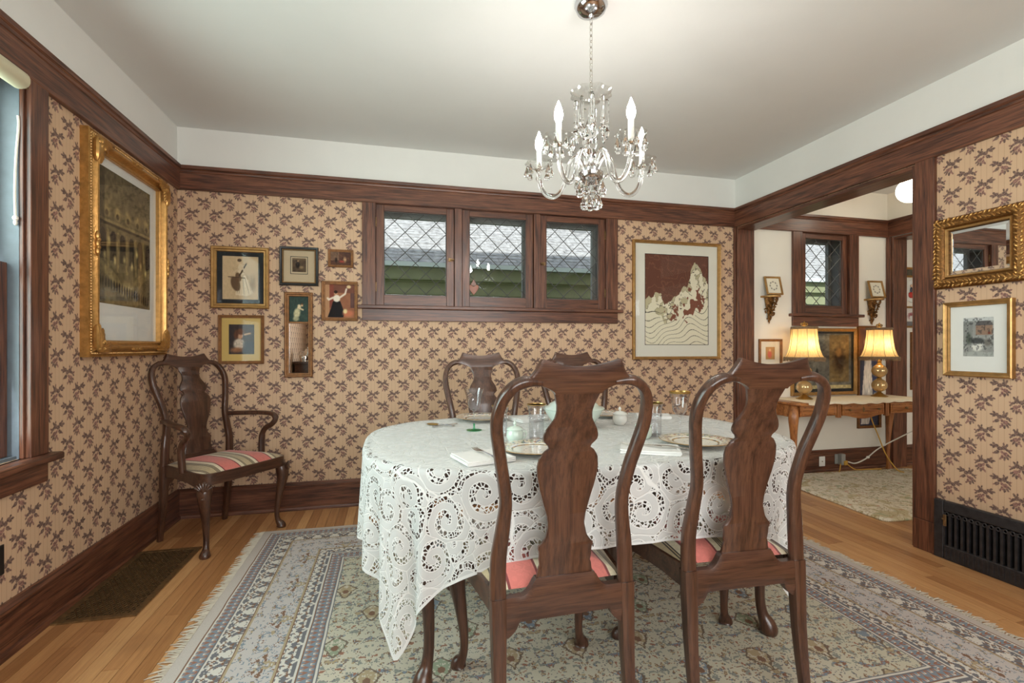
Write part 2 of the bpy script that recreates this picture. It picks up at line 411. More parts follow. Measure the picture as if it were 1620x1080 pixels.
def rug_mat(hx, hy):
    g = Graph('oriental_rug_pile'); x, y, z = g.xyz(g.obj())
    wx, wy, _ = g.xyz(g.noise(g.obj(), 6, 2, out=1))
    x = x+(wx-.5)*.010; y = y+(wy-.5)*.010
    ex = hx-x.abs(); ey = hy-y.abs(); e = ex.min(ey); isx = ex.lt(ey); t = isx*y+(1.0-isx)*x
    K = .0042                                              # knot size: shapes step like a weave
    def kn(v): return (v/K).floor()*K
    cream, lilac, blue, slate, tan, brown, rust, sage, white = [lin(c) for c in ((206, 197, 178), (198, 190, 186), (134, 144, 154), (120, 118, 122), (178, 160, 130), (134, 104, 86), (158, 114, 96), (152, 160, 136), (216, 210, 200))]
    tk, ek, xk, yk = kn(t), kn(e), kn(x), kn(y)
    def mir(v, P): return ((v/P).fract()-.5).abs()*P
    # zigzag guard, blocky guard, main border with outlined scrolls
    tri = mir(t, .030); zz = (tri*1.9-(e*22.0).sin()*0+ (e/.030).fract()*.030-.022).abs().lt(.008)
    zig = g.mix(zz, blue, g.mix(mir(t+.015, .030).lt(.006), rust, white))
    tm = mir(tk, .098); nb_ = g.noise(g.vec(tm, ek, 5.0), 48, 1.2, .5, .3); block = g.mix(nb_.gt(.51), white, slate); block = g.mix(g.noise(g.vec(tm, ek, 8.0), 60, 1).gt(.62), block, brown)
    tb_ = mir(tk, .30); v1 = g.noise(g.vec(tb_, ek, 2.0), 19, 2, .55, .6); v2 = g.noise(g.vec(tb_, ek, 4.4), 24, 2, .55, .4)
    main = g.mix((v1-.52).abs().lt(.013), lilac, blue); main = g.mix((v1-.585).abs().lt(.012), main, brown); main = g.mix(v2.gt(.615), main, tan); main = g.mix((v2-.60).abs().lt(.010), main, slate); main = g.mix(v1.gt(.64), main, white)
    # field: staggered palmettes with leaves scattered between them
    P, Q = .25, .215; row = (y/Q).floor(); sh = (row*.5).fract()
    cu = ((xk/P+sh).fract()-.5)*P; cv = ((yk/Q).fract()-.5)*Q; idx = (x/P+sh).floor()
    h = g.node('ShaderNodeTexWhiteNoise', {'Vector': g.vec(idx, row, 3)}, noise_dimensions='3D')
    jag = (g.noise(g.vec(mir(xk, P), yk, 31.0), 40, 1)-.5)*.030; wid = (cv+.058)*.55+jag; bud = cu.abs()-wid.min(.066-cv*.9); rad = g.m('SQRT', cu*cu*1.6+cv*cv)
    n1 = g.noise(g.vec(mir(xk, P), yk, 11.0), 30, 2, .55, .5); n2 = g.noise(g.vec(mir(xk, P/2), yk, 17.0), 42, 1.5, .5, .6); n3 = g.noise(g.vec(mir(xk, P), yk, 23.0), 36, 1.5, .5, .4)
    field = g.mix(g.noise(g.obj(), 1.3, 2).step(.4, .6)*.7, cream, lin((198, 194, 172)))
    field = g.mix(n2.gt(.60), field, lin((146, 148, 140))); field = g.mix(n1.gt(.605), field, g.mix(n3.gt(.5), tan, blue)); field = g.mix((n1-.592).abs().lt(.012), field, brown); field = g.mix(n3.gt(.66), field, rust); field = g.mix((n3-.49).abs().lt(.006), field, slate)
    palm = g.mix(h.gt(.60), g.mix(h.gt(.25), sage, tan), blue); palm = g.mix((n1-.5).abs().lt(.03), palm, cream); inp = bud.lt(-.003)*cv.gt(-.054)*cv.lt(.062)
    field = g.mix(bud.abs().lt(.0055)*cv.gt(-.060)*cv.lt(.068), field, lin((124, 108, 94))); field = g.mix(inp, field, palm); field = g.mix(inp*(rad.lt(.017)), field, brown)
    def band(c, a, b, col): return g.mix(e.gt(a)*e.lt(b), c, col)
    c = field
    for a_, b_, col in ((-.1, .050, lin((200, 190, 182))), (.050, .056, brown), (.056, .062, white), (.062, .108, zig), (.108, .114, slate), (.114, .120, white), (.120, .194, block), (.194, .198, brown), (.198, .206, tan), (.206, .362, main), (.362, .370, tan), (.370, .374, brown), (.374, .434, block), (.434, .442, white), (.442, .447, brown), (.447, .496, zig), (.496, .502, slate), (.502, .510, white), (.510, .514, slate)): c = band(c, a_, b_, col)
    pile = g.noise(g.obj(), 420, 2, .7)
    c = g.mulc(c, g.ramp(pile, [(.3, (.80, .80, .80)), (.65, (.98, .98, .98))]))
    g.set(color=c, rough=.95, spec=.1); g.bump(pile, .35, .003); return g.mat
def rug2_mat():
    g = Graph('aubusson_rug_pile'); v = g.obj(); n1 = g.noise(v, 5, 3, .6, 1.2); n2 = g.noise(g.mapping(v, (3, 1, 0)), 13, 3, .6, 1.0); n3 = g.noise(g.mapping(v, (7, 4, 0)), 17, 2, .6, .5)
    c = g.mix(n1.step(.52, .62)*.8, lin((234, 224, 204)), lin((204, 188, 146))); c = g.mix((1.0-(n2-.5).abs().step(.01, .03))*.8, c, lin((168, 146, 104)))
    c = g.mix(n3.step(.62, .67)*.8, c, lin((172, 174, 140))); c = g.mix(g.noise(g.mapping(v, (1, 9, 0)), 20, 2).step(.66, .70)*.8, c, lin((206, 156, 130)))
    p = g.noise(v, 300, 2); c = g.mulc(c, g.ramp(p, [(.3, (.85, .85, .85)), (.65, (1.03, 1.03, 1.03))])); g.set(color=c, rough=.95, spec=.1); g.bump(p, .3, .003); return g.mat
def lace_mat():
    g = Graph('cream_lace'); uvv = g.uv(); nz = g.noise(uvv, 7, 2, out=1); u = g.node('ShaderNodeVectorMath', {0: uvv, 1: g.node('ShaderNodeVectorMath', {0: nz, 3: .035}, operation='SCALE')}, operation='ADD')
    # scrolls: spirals wound round scattered centres
    cell = g.node('ShaderNodeTexVoronoi', {'Vector': u, 'Scale': 7.5, 'Randomness': .75}, out=2, feature='F1')     # centre position
    dx, dy, _ = g.xyz(g.node('ShaderNodeVectorMath', {0: u, 1: cell}, operation='SUBTRACT'))
    r = g.m('SQRT', dx*dx+dy*dy); an = g.m('ARCTAN2', dy, dx)/6.2832
    hnd = g.xyz(g.node('ShaderNodeTexVoronoi', {'Vector': u, 'Scale': 7.5, 'Randomness': .75}, out=1, feature='F1'))[0].gt(.5)*2.0-1.0
    sp = (an*hnd+r*21.0).fract()
    edge = g.voro(u, 7.5, 'DISTANCE_TO_EDGE', rnd=.75)
    cord = (1.0-(sp-.5).abs().step(.025, .06)).max(1.0-sp.min(1.0-sp).step(.02, .055)); cord = cord.max(1.0-edge.step(.008, .022))
    solid = sp.gt(.54).max(r.lt(.010)).max(g.noise(u, 13, 1).gt(.63))
    grid = g.voro(u, 78, 'DISTANCE_TO_EDGE'); thread = 1.0-grid.step(.09, .15)
    hole = thread
    weave = .80
    al = solid*weave+(1.0-solid)*hole; al = al.max(cord)
    hem = g.node('ShaderNodeAttribute', attribute_name='hem', out=2); al = al.max(hem.gt(.97))
    g.set(color=g.mix(cord, lin((236, 236, 234)), lin((242, 241, 238))), rough=.9, alpha=al, spec=.1)
    b = g.node('ShaderNodeBump', {'Height': cord+solid*.3, 'Strength': .5, 'Distance': .003}); g.L.new(b.k, g.b.inputs['Normal'])
    # a little light passes through the thread
    out = g.N['Material Output']; tr = g.node('ShaderNodeBsdfTranslucent', {0: lin((226, 224, 216))}); tp = g.node('ShaderNodeBsdfTransparent')
    m2 = g.node('ShaderNodeMixShader', {0: al, 1: tp, 2: tr}); m1 = g.node('ShaderNodeMixShader', {0: .28, 1: S(g, g.b.outputs[0]), 2: m2}); g.L.new(m1.k, out.inputs[0])
    return g.mat
def attr_mat(name, rough=.75):
    g = Graph(name); g.set(color=g.node('ShaderNodeAttribute', attribute_name='paint'), rough=rough, spec=.25); return g.mat
M['print'] = attr_mat('printed_paper')
# ------------------------------------------------------------------ prints painted on fine grids (flat pictures)
class Art:
    def __init__(s, nx, ny, rgb=(200, 190, 170)):
        s.nx, s.ny = nx, ny; s.X, s.Y = np.meshgrid(np.linspace(0, 1, nx), np.linspace(0, 1, ny)); s.im = np.ones((ny, nx, 3))*np.array(rgb, float)
    def noise(s, f, seed=0, oct=3):
        r = np.random.default_rng(seed); out = np.zeros((s.ny, s.nx)); tot = 0
        for k in range(oct):
            n = max(2, int(f*2**k)); G = r.random((n+2, n+2)); x, y = s.X*n, s.Y*n; i, j = x.astype(int), y.astype(int); a, b = x-i, y-j; a = a*a*(3-2*a); b = b*b*(3-2*b)
            out += (G[j, i]*(1-a)*(1-b)+G[j, i+1]*a*(1-b)+G[j+1, i]*(1-a)*b+G[j+1, i+1]*a*b)/2**k; tot += 1/2**k
        return out/tot
    def blend(s, m, rgb): m = np.clip(m, 0, 1)[..., None]; s.im = s.im*(1-m)+np.array(rgb, float)*m; return s
    def ell(s, cx, cy, rx, ry, rgb, an=0, soft=.15, op=1):
        c, n = math.cos(math.radians(an)), math.sin(math.radians(an)); dx, dy = s.X-cx, s.Y-cy; d = np.hypot((dx*c+dy*n)/rx, (-dx*n+dy*c)/ry)
        return s.blend(np.clip((1-d)/soft, 0, 1)*op, rgb)
    def rect(s, x0, x1, y0, y1, rgb, op=1): return s.blend(((s.X >= x0) & (s.X <= x1) & (s.Y >= y0) & (s.Y <= y1))*op, rgb)
    def line(s, pts, wd, rgb, op=1):
        m = np.zeros_like(s.X)
        for (x0, y0), (x1, y1) in zip(pts[:-1], pts[1:]):
            dx, dy = x1-x0, y1-y0; t = np.clip(((s.X-x0)*dx+(s.Y-y0)*dy)/(dx*dx+dy*dy+1e-9), 0, 1); m = np.maximum(m, np.clip(1.5-np.hypot(s.X-x0-t*dx, s.Y-y0-t*dy)/wd, 0, 1))
        return s.blend(m*op, rgb)
    def poly(s, pts, rgb, op=1):
        ins = np.zeros(s.X.shape, bool); n = len(pts)
        for i in range(n):
            (x0, y0), (x1, y1) = pts[i], pts[(i+1) % n]; c = ((y0 > s.Y) != (y1 > s.Y)) & (s.X < (x1-x0)*(s.Y-y0)/(y1-y0+1e-12)+x0); ins ^= c
        return s.blend(ins*op, rgb)
    def grain(s, amt, f=40, seed=3): s.im *= (1+amt*(s.noise(f, seed, 2)[..., None]-.5)*2); return s
def art_plane(name, art, w, h, parent, y=0, cx=0, cz=0, mat=None):
    nx, ny = art.nx, art.ny; X = (art.X-.5)*w+cx; Z = (art.Y-.5)*h+cz
    v = np.stack([X.ravel(), np.full(nx*ny, y), Z.ravel()], 1); i = np.arange((ny-1)*nx).reshape(ny-1, nx)[:, :-1].ravel()
    me = bpy.data.meshes.new(name); me.from_pydata(v.tolist(), [], np.stack([i, i+1, i+nx+1, i+nx], 1).tolist()); me.materials.append(mat or M['print'])
    a = me.color_attributes.new('paint', 'FLOAT_COLOR', 'POINT'); c = np.clip(art.im, 0, 255)/255; c = np.where(c <= .04045, c/12.92, ((c+.055)/1.055)**2.4)
    a.data.foreach_set('color', np.concatenate([c.reshape(-1, 3), np.ones((nx*ny, 1))], 1).ravel()); return link(name, me, parent)
# ------------------------------------------------------------------ room shell
WT = .22                                              # outer wall thickness
def wallbox(mb, x0, x1, y0, y1, holes, axis, z0=0, z1=ZC, split=2.25):
    # wall slab with rectangular holes (a0, a1, b0, b1) along its length; slot 0 below the rail, slot 1 above
    lo, hi = (x0, x1) if axis == 'X' else (y0, y1)
    def put(a0, a1, b0, b1):
        if a1-a0 < 1e-4 or b1-b0 < 1e-4: return
        for c0, c1, m in ((b0, min(b1, split), 0), (max(b0, split), b1, 1)):
            if c1-c0 > 1e-4:
                mb.cur = m
                mb.box(*((a0, a1, y0, y1) if axis == 'X' else (x0, x1, a0, a1)), c0, c1)
    cur = lo
    for a0, a1, b0, b1 in sorted(holes):
        put(cur, a0, z0, z1); put(a0, a1, z0, b0); put(a0, a1, b1, z1); cur = a1
    put(cur, hi, z0, z1); return mb
WB = (-.126, 1.674, 1.435, ZB)                        # back window opening x0,x1,z0,z1
WP = (3.585, 4.115, 1.435, ZB)                        # parlour window opening
WL = (.60, 2.272, .70, 2.165)                          # west window opening y0,y1,z0,z1
OP = (2.130, 3.622, -.02, 2.168)                      # opening to the parlour (y0,y1,z0,z1)
OQ = (1.55, 3.60, -.02, 2.168)                        # opening from the parlour to the hall
walls = [
    ('wall_left', wallbox(MB(), XL-WT, XL, YF, YB+WT, [WL], 'Y'), [M['paperY'], M['plaster']]),
    ('wall_back', wallbox(MB(), XL, XR, YB, YB+WT, [WB], 'X'), [M['paperX'], M['plaster']]),
    ('wall_front', wallbox(MB(), XL, XR, YF-WT, YF, [(-.45, 1.95, .75, 2.1)], 'X'), [M['paperX'], M['plaster']]),
    ('wall_right', wallbox(MB(), XR, (XR+XP)/2, YF, YB, [OP], 'Y'), [M['paperY'], M['plaster']]),
    ('wall_parlour_left', wallbox(MB(), (XR+XP)/2, XP, YF, YB, [OP], 'Y'), [M['cream'], M['cream']]),
    ('wall_parlour_back', wallbox(MB(), XR, XE, YB, YB+WT, [WP], 'X'), [M['cream'], M['cream']]),
    ('wall_parlour_front', wallbox(MB(), XR, XE, YF-WT, YF, [(3.25, 4.35, .75, 2.1), (4.95, 6.25, .75, 2.1)], 'X'), [M['cream'], M['cream']]),
    ('wall_parlour_right', wallbox(MB(), XQ, XQ2, YF, YB, [OQ], 'Y'), [M['cream'], M['cream']]),
    ('wall_hall_right', wallbox(MB(), XE, XE+WT, YF-WT, YB+WT, [], 'Y'), [M['cream'], M['cream']])]
for n, mb, mt in walls: struct(n, mb, mt, smooth=False)
struct('ceiling', MB().box(XL-WT, XE+WT, YF-WT, YB+WT, ZC, ZC+.16), M['ceil'], smooth=False)
floor = struct('floor', MB().box(XL-WT, XE+WT, YF-WT, YB+WT, -.25, -.003), M['floor'], smooth=False)
# unseen blocks added to shadow the neighbour's roof and keep sun off south wall
struct('wall_shadow_block', MB().box(XL-WT, XE+WT, YF-WT, YB+WT+.25, ZC+.17, 6.75), M['ext'], smooth=False)  # added mass, its height set by the shadow line it casts
struct('trim_sun_blocker', MB().box(XL-2.5, XE+1, -5.2, YF-WT-.02, 2.75, 2.95), M['ext'], smooth=False)  # added slab that stops the sun entering from the south
# planks, each its own board
PW = .057; RUGX0, RUGX1, RUGY0, RUGY1 = -.765, 2.335, .80, 3.235
PM = MB().box(.0009, PW-.0009, 0, 1, -.0035, 0).mesh('plank', M['plank'], smooth=False)
def planks(x0, ya, yb):
    y = ya; k = random.uniform(.25, 1.0)
    while y < yb-.02:
        e = min(yb, y+k); e = yb if yb-e < .2 else e
        link('plank', PM, floor, (x0, y, 0), scale=(1, e-y-.002, 1)); y = e; k = random.uniform(.7, 1.3)
nc = int((XQ2+.5-XL)/PW)
for i in range(nc):
    x = XL+i*PW
    if x+PW < RUGX0+.03: planks(x, 1.3, YB)
    elif x < RUGX1-.03: planks(x, RUGY1-.03, YB)
    elif x < XR-.06: planks(x, .95, YB)
    else: planks(x, 2.0 if x < XP else 2.25, YB)
# picture rails, baseboards: mitred profiles run along each wall
def rail_profile(sgn=1): return [(0, ZB), (.020, ZB), (.022, ZB+.004), (.022, ZB+.112), (.027, ZB+.116), (.030, ZB+.126), (.026, ZB+.130), (.034, ZB+.138), (.036, ZB+.150), (.036, ZT), (0, ZT)]
BASE = [(0, 0), (.034, 0), (.034, .012), (.030, .022), (.020, .027), (.020, ZS-.032), (.026, ZS-.028), (.026, ZS-.018), (.014, ZS-.006), (.010, ZS), (0, ZS)]
def run(prof, side, t0, t1):
    # side: 'L','R' (x walls at value), 'B'
    kind, val = side
    mb = MB()
    if kind == 'L': mb.prism([(val+d, z) for d, z in prof], 'Y', t0, t1)
    elif kind == 'R': mb.prism([(val-d, z) for d, z in prof], 'Y', t0, t1)
    elif kind == 'B': mb.prism([(val-d, z) for d, z in prof], 'X', t0, t1)
    elif kind == 'F': mb.prism([(val+d, z) for d, z in prof], 'X', t0, t1)
    return mb
RP = rail_profile()
struct('trim_1', run(RP, ('L', XL), YF, YB), M['oakY'], angle=25)
struct('trim_2', run(RP, ('B', YB), XL, XR), M['oakX'], angle=25)
struct('trim_3', run(RP, ('R', XR), YF, YB), M['oakY'], angle=25)
struct('trim_4', run(RP, ('B', YB), XP, XQ), M['oakX'], angle=25)
struct('trim_5', run(RP, ('R', XQ), YF, YB), M['oakY'], angle=25)
struct('trim_6', run(RP, ('L', XP), YF, YB), M['oakY'], angle=25)
struct('trim_7', run(RP, ('F', YF), XL, XR), M['oakX'], angle=25)
struct('trim_8', run(RP, ('B', YB), XQ2, XE), M['oakX'], angle=25)
struct('baseboard_left', run(BASE, ('L', XL), YF, YB), M['oakY'], angle=25)
struct('baseboard_back', run(BASE, ('B', YB), XL, XR), M['oakX'], angle=25)
bb = run(BASE, ('R', XR), YF, 1.497); b2_ = run(BASE, ('R', XR), 2.023, OP[0]-.1); bb.add(b2_.v, b2_.f); struct('baseboard_right', bb, M['oakY'], angle=25)
struct('baseboard_front', run(BASE, ('F', YF), XL, XR), M['oakX'], angle=25)
struct('baseboard_parlour', run(BASE, ('B', YB), XP, XQ), M['oakX'], angle=25)
struct('baseboard_hall', run(BASE, ('B', YB), XQ2, XE), M['oakX'], angle=25)
# cased openings
def opening(name, xa, xb, o, far_case):
    e = empty(name, ((xa+xb)/2, o[1], 0)); e['kind'] = 'structure'; ox, oy = (xa+xb)/2, o[1]
    def b(n, x0, x1, y0, y1, z0, z1, m): MB().box(x0-ox, x1-ox, y0-oy, y1-oy, z0, z1).build(n, M[m], e, bevel=.003)
    b('jamb', xa-.012, xb+.012, o[1]-.022, o[1], 0, o[3], 'oakZ')
    b('jamb', xa-.012, xb+.012, o[0], o[0]+.022, 0, o[3], 'oakZ')
    b('soffit', xa-.012, xb+.012, o[0]+.022, o[1]-.022, o[3]-.022, o[3], 'oakY')
    for xs, sg in ((xa, -1), (xb, 1)):
        x0, x1 = sorted((xs, xs+sg*.022))
        b('casing', x0, x1, o[0]-.101, o[0], .17, ZB, 'oakZ'); x0, x1 = sorted((xs, xs+sg*.030))
        b('plinth_block', x0, x1, o[0]-.108, o[0]+.004, 0, .17, 'oakZ')
        x0, x1 = sorted((xs, xs+sg*.022)); b('casing', x0, x1, o[1], o[1]+far_case, 0, ZB, 'oakZ')
    return e
opening('door_1', XR, XP, OP, .022); opening('door_2', XQ, XQ2, OQ, .044)
# ------------------------------------------------------------------ leaded casement windows
def clip(poly, x0, x1, z0, z1):
    for ax, val, sg in ((0, x0, 1), (0, x1, -1), (1, z0, 1), (1, z1, -1)):
        out = []
        for i in range(len(poly)):
            p, q = poly[i-1], poly[i]; a, b = (p[ax]-val)*sg, (q[ax]-val)*sg
            if (a >= 0) != (b >= 0):
                t = a/(a-b); out.append((p[0]+(q[0]-p[0])*t, p[1]+(q[1]-p[1])*t))
            if b >= 0: out.append(q)
        poly = out
        if not poly: break
    return poly
def lattice(parent, w, h, y, nx=3.0, cell=None):
    # diamond panes with lead between; rectangle w x h centred on 0 in the parent's xz plane
    c = cell or w/nx; H = c/2; i0 = int(w/c)+2; j0 = int(h/c)+2
    for i in range(-i0*2, i0*2+1):
        for j in range(-j0*2, j0*2+1):
            if (i+j) % 2: continue
            cx, cz = i*H, j*H+H*.15; g_ = H-.0024
            P = clip([(cx-g_, cz), (cx, cz-g_), (cx+g_, cz), (cx, cz+g_)], -w/2, w/2, -h/2, h/2)
            if len(P) >= 3: MB().prism(P, 'Y', y-.0012, y+.0012).build('pane', M['pane'], parent, smooth=False)
    mb = MB(); L = 2*(w+h)
    for sg in (1, -1):
        for k in range(-40, 41):
            b = k*c+H+H*.15                        # line z = sg*x + b
            pts = []
            for x in (-w/2, w/2):
                z = sg*x+b
                if -h/2 <= z <= h/2: pts.append((x, z))
            for z in (-h/2, h/2):
                x = (z-b)*sg
                if -w/2 < x < w/2: pts.append((x, z))
            if len(pts) == 2 and math.dist(*pts) > .01: mb.tube([(pts[0][0], y, pts[0][1]), (pts[1][0], y, pts[1][1])], (.0030, .0030), 6, up=(0, 1, 0))
    for z in (-h/2+.002, h/2-.002): mb.tube([(-w/2, y, z), (w/2, y, z)], .0035, 6)
    for x in (-w/2+.002, w/2-.002): mb.tube([(x, y, -h/2), (x, y, h/2)], .0035, 6)
    mb.build('lead_came', M['lead'], parent)
def sashframe(mb, w, h, wl, wr, wb, wt, y0, y1):
    mb.box(-w/2, -w/2+wl, y0, y1, -h/2, h/2); mb.box(w/2-wr, w/2, y0, y1, -h/2, h/2)
    mb.box(-w/2+wl, w/2-wr, y0, y1, -h/2, -h/2+wb); mb.box(-w/2+wl, w/2-wr, y0, y1, h/2-wt, h/2); return mb
def casement(parent, ox, oz, x0, x1, z0, z1, latch, hinge, stile=.056, rail_b=.075, rail_t=.045):
    w, h = x1-x0, z1-z0; cx, cz = (x0+x1)/2, (z0+z1)/2
    c = MB().box(-w/2, -w/2+stile, .006, .042, -h/2, h/2).box(w/2-stile, w/2, .006, .042, -h/2, h/2).build('casement', M['oakZ'], parent, (cx-ox, 0, cz-oz), bevel=.003)
    for z_a, z_b in ((-h/2, -h/2+rail_b), (h/2-rail_t, h/2)): MB().box(-w/2+stile, w/2-stile, .007, .041, z_a, z_b).build('sash_rail', M['oakX'], c, bevel=.002)
    W, H = w-2*stile, h-rail_b-rail_t; off = (rail_b-rail_t)/2
    # panes sit on the casement (children of it), shifted to the daylight opening
    before = set(c.children);  lattice(c, W, H, .026)
    for ch in c.children:
        if ch not in before: ch.location.z = off
    if latch:
        s_ = latch; mb = MB().box(s_*(w/2-.03)-.012, s_*(w/2-.03)+.012, -.004, .006, -.03, -.005); mb.tube([(s_*(w/2-.03), -.012, -.018), (s_*(w/2-.03)+s_*.03, -.014, -.018)], .006, 8)
        mb.build('latch', M['bronze'], c)
    if hinge:
        for z in (-h*.32, h*.32): MB().box(hinge*(w/2)-.006, hinge*(w/2)+.006, -.004, .006, z-.035, z+.035).build('hinge', M['bronze'], c, bevel=.002)
    return c
def back_window(name, x0, x1, z0, z1, cuts, mull, latches, hinges, caseL, caseR):
    e = empty(name, ((x0+x1)/2, YB, z0)); e['kind'] = 'structure'; ox, oz = (x0+x1)/2, z0
    def b(n, a0, a1, b0, b1, c0, c1, m, bv=.003): return MB().box(a0-ox, a1-ox, b0, b1, c0-oz, c1-oz).build(n, M[m], e, bevel=bv)
    b('casing', caseL, x0, -.020, 0, z0, ZB, 'oakZ'); b('casing', x1, caseR, -.020, 0, z0, ZB, 'oakZ')
    b('stool', caseL-.03, caseR+.04, -.045, .03, z0-.026, z0, 'oakX', .005); b('apron', caseL, caseR, -.018, 0, z0-.112, z0-.026, 'oakX')
    for a0, a1 in ((x0, x0+.002), (x1-.002, x1)): b('jamb_liner', a0, a1, -.0195, .043, z0, z1, 'oakZ', 0)
    b('jamb_liner', x0+.002, x1-.002, -.001, .043, z1-.002, z1, 'oakX', 0)
    for (a0, a1) in mull: b('mullion', a0, a1, -.012, .05, z0, z1, 'oakZ')
    for (a0, a1), la, hi in zip(cuts, latches, hinges): casement(e, ox, oz, a0+.003, a1-.003, z0+.003, z1-.003, la, hi)
    # lining and outer storm frame
    for a0, a1 in ((x0, x0+.012), (x1-.012, x1)): b('lining', a0, a1, .043, WT, z0, z1, 'liningpaint', 0)
    b('lining', x0, x1, .043, WT, z1-.012, z1, 'liningpaint', 0); b('lining', x0, x1, .043, WT, z0, z0+.012, 'liningpaint', 0)
    for (a0, a1) in cuts:
        sashframe(MB(), a1-a0+.03, z1-z0, .06, .06, .05, .055, WT-.05, WT-.015).build('storm_frame', M['storm'], e, ((a0+a1)/2-ox, 0, (z1-z0)/2))
    return e
back_window('window_1', WB[0], WB[1], WB[2], WB[3], [(-.126, .446), (.503, 1.065), (1.116, 1.674)], [(.446, .503), (1.065, 1.116)], [1, 0, -1], [-1, 0, 1], -.218, 1.774)
back_window('window_2', WP[0], WP[1], WP[2], WP[3], [(WP[0], WP[1])], [], [0], [0], 3.482, 4.22)
# west sash window, seen edge-on at the frame's left side
e = empty('window_3', (XL, WL[1], WL[2])); e['kind'] = 'structure'
def b3(n, x0, x1, y0, y1, z0, z1, m, bv=.003): return MB().box(x0, x1, y0-WL[1], y1-WL[1], z0-WL[2], z1-WL[2]).build(n, M[m], e, bevel=bv)
for y0, y1 in ((WL[1]+.004, WL[1]+.105), (WL[0]-.105, WL[0]-.004)): b3('casing', 0, .022, y0, y1, WL[2], ZB, 'oakZ')
b3('stop', -.010, .004, WL[1]-.008, WL[1]+.004, WL[2], WL[3], 'oakZ'); b3('stop', -.02, .004, WL[0]-.004, WL[0]+.018, WL[2], WL[3], 'oakZ')
b3('stool', -.02, .062, WL[0]-.135, WL[1]+.135, WL[2]-.03, WL[2], 'oakY', .008); b3('apron', 0, .020, WL[0]-.105, WL[1]+.105, WL[2]-.115, WL[2]-.03, 'oakY')
b3('jamb', -WT, -.011, WL[1]-.006, WL[1], WL[2], WL[3], 'jamb', 0); b3('jamb', -WT, -.02, WL[0], WL[0]+.006, WL[2], WL[3], 'jamb', 0)
b3('lining', -WT, -.0, WL[0], WL[1], WL[3]-.01, WL[3], 'oakY', 0); b3('sill', -WT, -.02, WL[0], WL[1], WL[2], WL[2]+.012, 'jamb', 0)
zm = 1.455
for n, x0, x1, z0, z1 in (('lower_sash', -.085, -.045, WL[2]+.012, zm), ('upper_sash', -.13, -.09, zm-.04, WL[3]-.012)):
    mb = MB(); ya, yb = WL[0]+.01-WL[1], -.01; za, zb = z0-WL[2], z1-WL[2]
    mb.box(x0, x1, ya, ya+.05, za, zb); mb.box(x0, x1, yb-.05, yb, za, zb); mb.box(x0, x1, ya+.05, yb-.05, za, za+.06); mb.box(x0, x1, ya+.05, yb-.05, zb-.045, zb)
    so = mb.build(n, M['oakZ'], e, bevel=.003); MB().box((x0+x1)/2-.002, (x0+x1)/2+.002, ya+.05, yb-.05, za+.06, zb-.045).build('pane', M['pane'], so, smooth=False)
for n_, (wx0, wx1), nm in (('window_fill_south', (-.45, 1.95), 0), ('window_5', (3.25, 4.35), 0), ('window_6', (4.95, 6.25), 0)):  # the first is an unseen window added to carry the fill light
    e = empty(n_, ((wx0+wx1)/2, YF, .75)); e['kind'] = 'structure'; wd = wx1-wx0; k = 2 if wd > 2 else 1
    mb = MB(); mb.box(-wd/2-.1, -wd/2, 0, .02, 0, ZB-.75); mb.box(wd/2, wd/2+.1, 0, .02, 0, ZB-.75); mb.build('casing', M['oakZ'], e, bevel=.003)
    MB().box(-wd/2-.13, wd/2+.13, 0, .06, -.03, 0).build('stool', M['oakX'], e, bevel=.005)
    for i in range(k):
        w1 = wd/k; so = sashframe(MB(), w1, 1.35, .05, .05, .06, .05, -.09, -.05).build('sash', M['oakZ'], e, (-wd/2+w1*(i+.5), 0, .675), bevel=.003)
        MB().box(-w1/2+.05, w1/2-.05, -.072, -.068, -.615, .625).build('pane', M['pane'], so, smooth=False)
# ------------------------------------------------------------------ yard and the neighbouring house
struct('ground_lawn', MB().box(-40, 45, -30, 50, -.6, -.3), M['grass'], smooth=False)
NY, NZ = 8.0, 2.43
nb = thing('neighbour_house', 'low neighbouring house with green siding, white gutter and grey shingle roof outside the windows', 'house', (3, NY, -.3))
MB().box(-14, 14, .10, 6, 0, NZ+.1).build('wall', M['siding'], nb, smooth=False)
SB = MB().prism([(.10, 0), (.062, 0), (.085, .20), (.10, .20)], 'X', -14, 14).mesh('siding_board', M['siding'], smooth=False)
for i in range(13): link('siding_board', SB, nb, (0, 0, .10+.2*i))
MB().prism([(-.09, NZ+.30), (.02, NZ+.30), (.05, NZ+.33), (.05, NZ+.37), (-.10, NZ+.37)], 'X', -14, 14).build('gutter', M['gutter'], nb, smooth=False)
MB().box(-14, 14, .0, .10, NZ+.10, NZ+.30).build('fascia', M['siding'], nb, smooth=False)
rf = MB().prism([(-.05, NZ+.36), (4.5, NZ+.36+.7*4.55), (4.5, NZ+.30), (-.05, NZ+.30)], 'X', -14, 14).build('roof', M['shingle'], nb, smooth=False)
sh = MB(); sl = math.atan(.7); cs, sn = math.cos(sl), math.sin(sl)
for r in range(36):
    x = -8+random.uniform(0, .3)
    while x < 9:
        wd = random.uniform(.14, .34); s0 = r*.125; y0, z0 = -.06+s0*cs, NZ+.365+s0*sn; y1, z1 = y0+.16*cs, z0+.16*sn; t = random.uniform(.012, .024)
        sh.add([(x, y0, z0), (x+wd-.008, y0, z0), (x+wd-.008, y0, z0+t), (x, y0, z0+t), (x, y1, z1), (x+wd-.008, y1, z1), (x+wd-.008, y1, z1+.004), (x, y1, z1+.004)], [(0, 1, 2, 3), (3, 2, 6, 7), (0, 3, 7, 4), (1, 5, 6, 2)]); x += wd
tag(sh.build('shingles', M['shingle'], rf, smooth=False), kind='stuff')
vb = MB().box(.55, .85, 1.30, 1.62, NZ+1.0, NZ+1.55); vb.build('roof_vent', M['storm'], nb, bevel=.02)
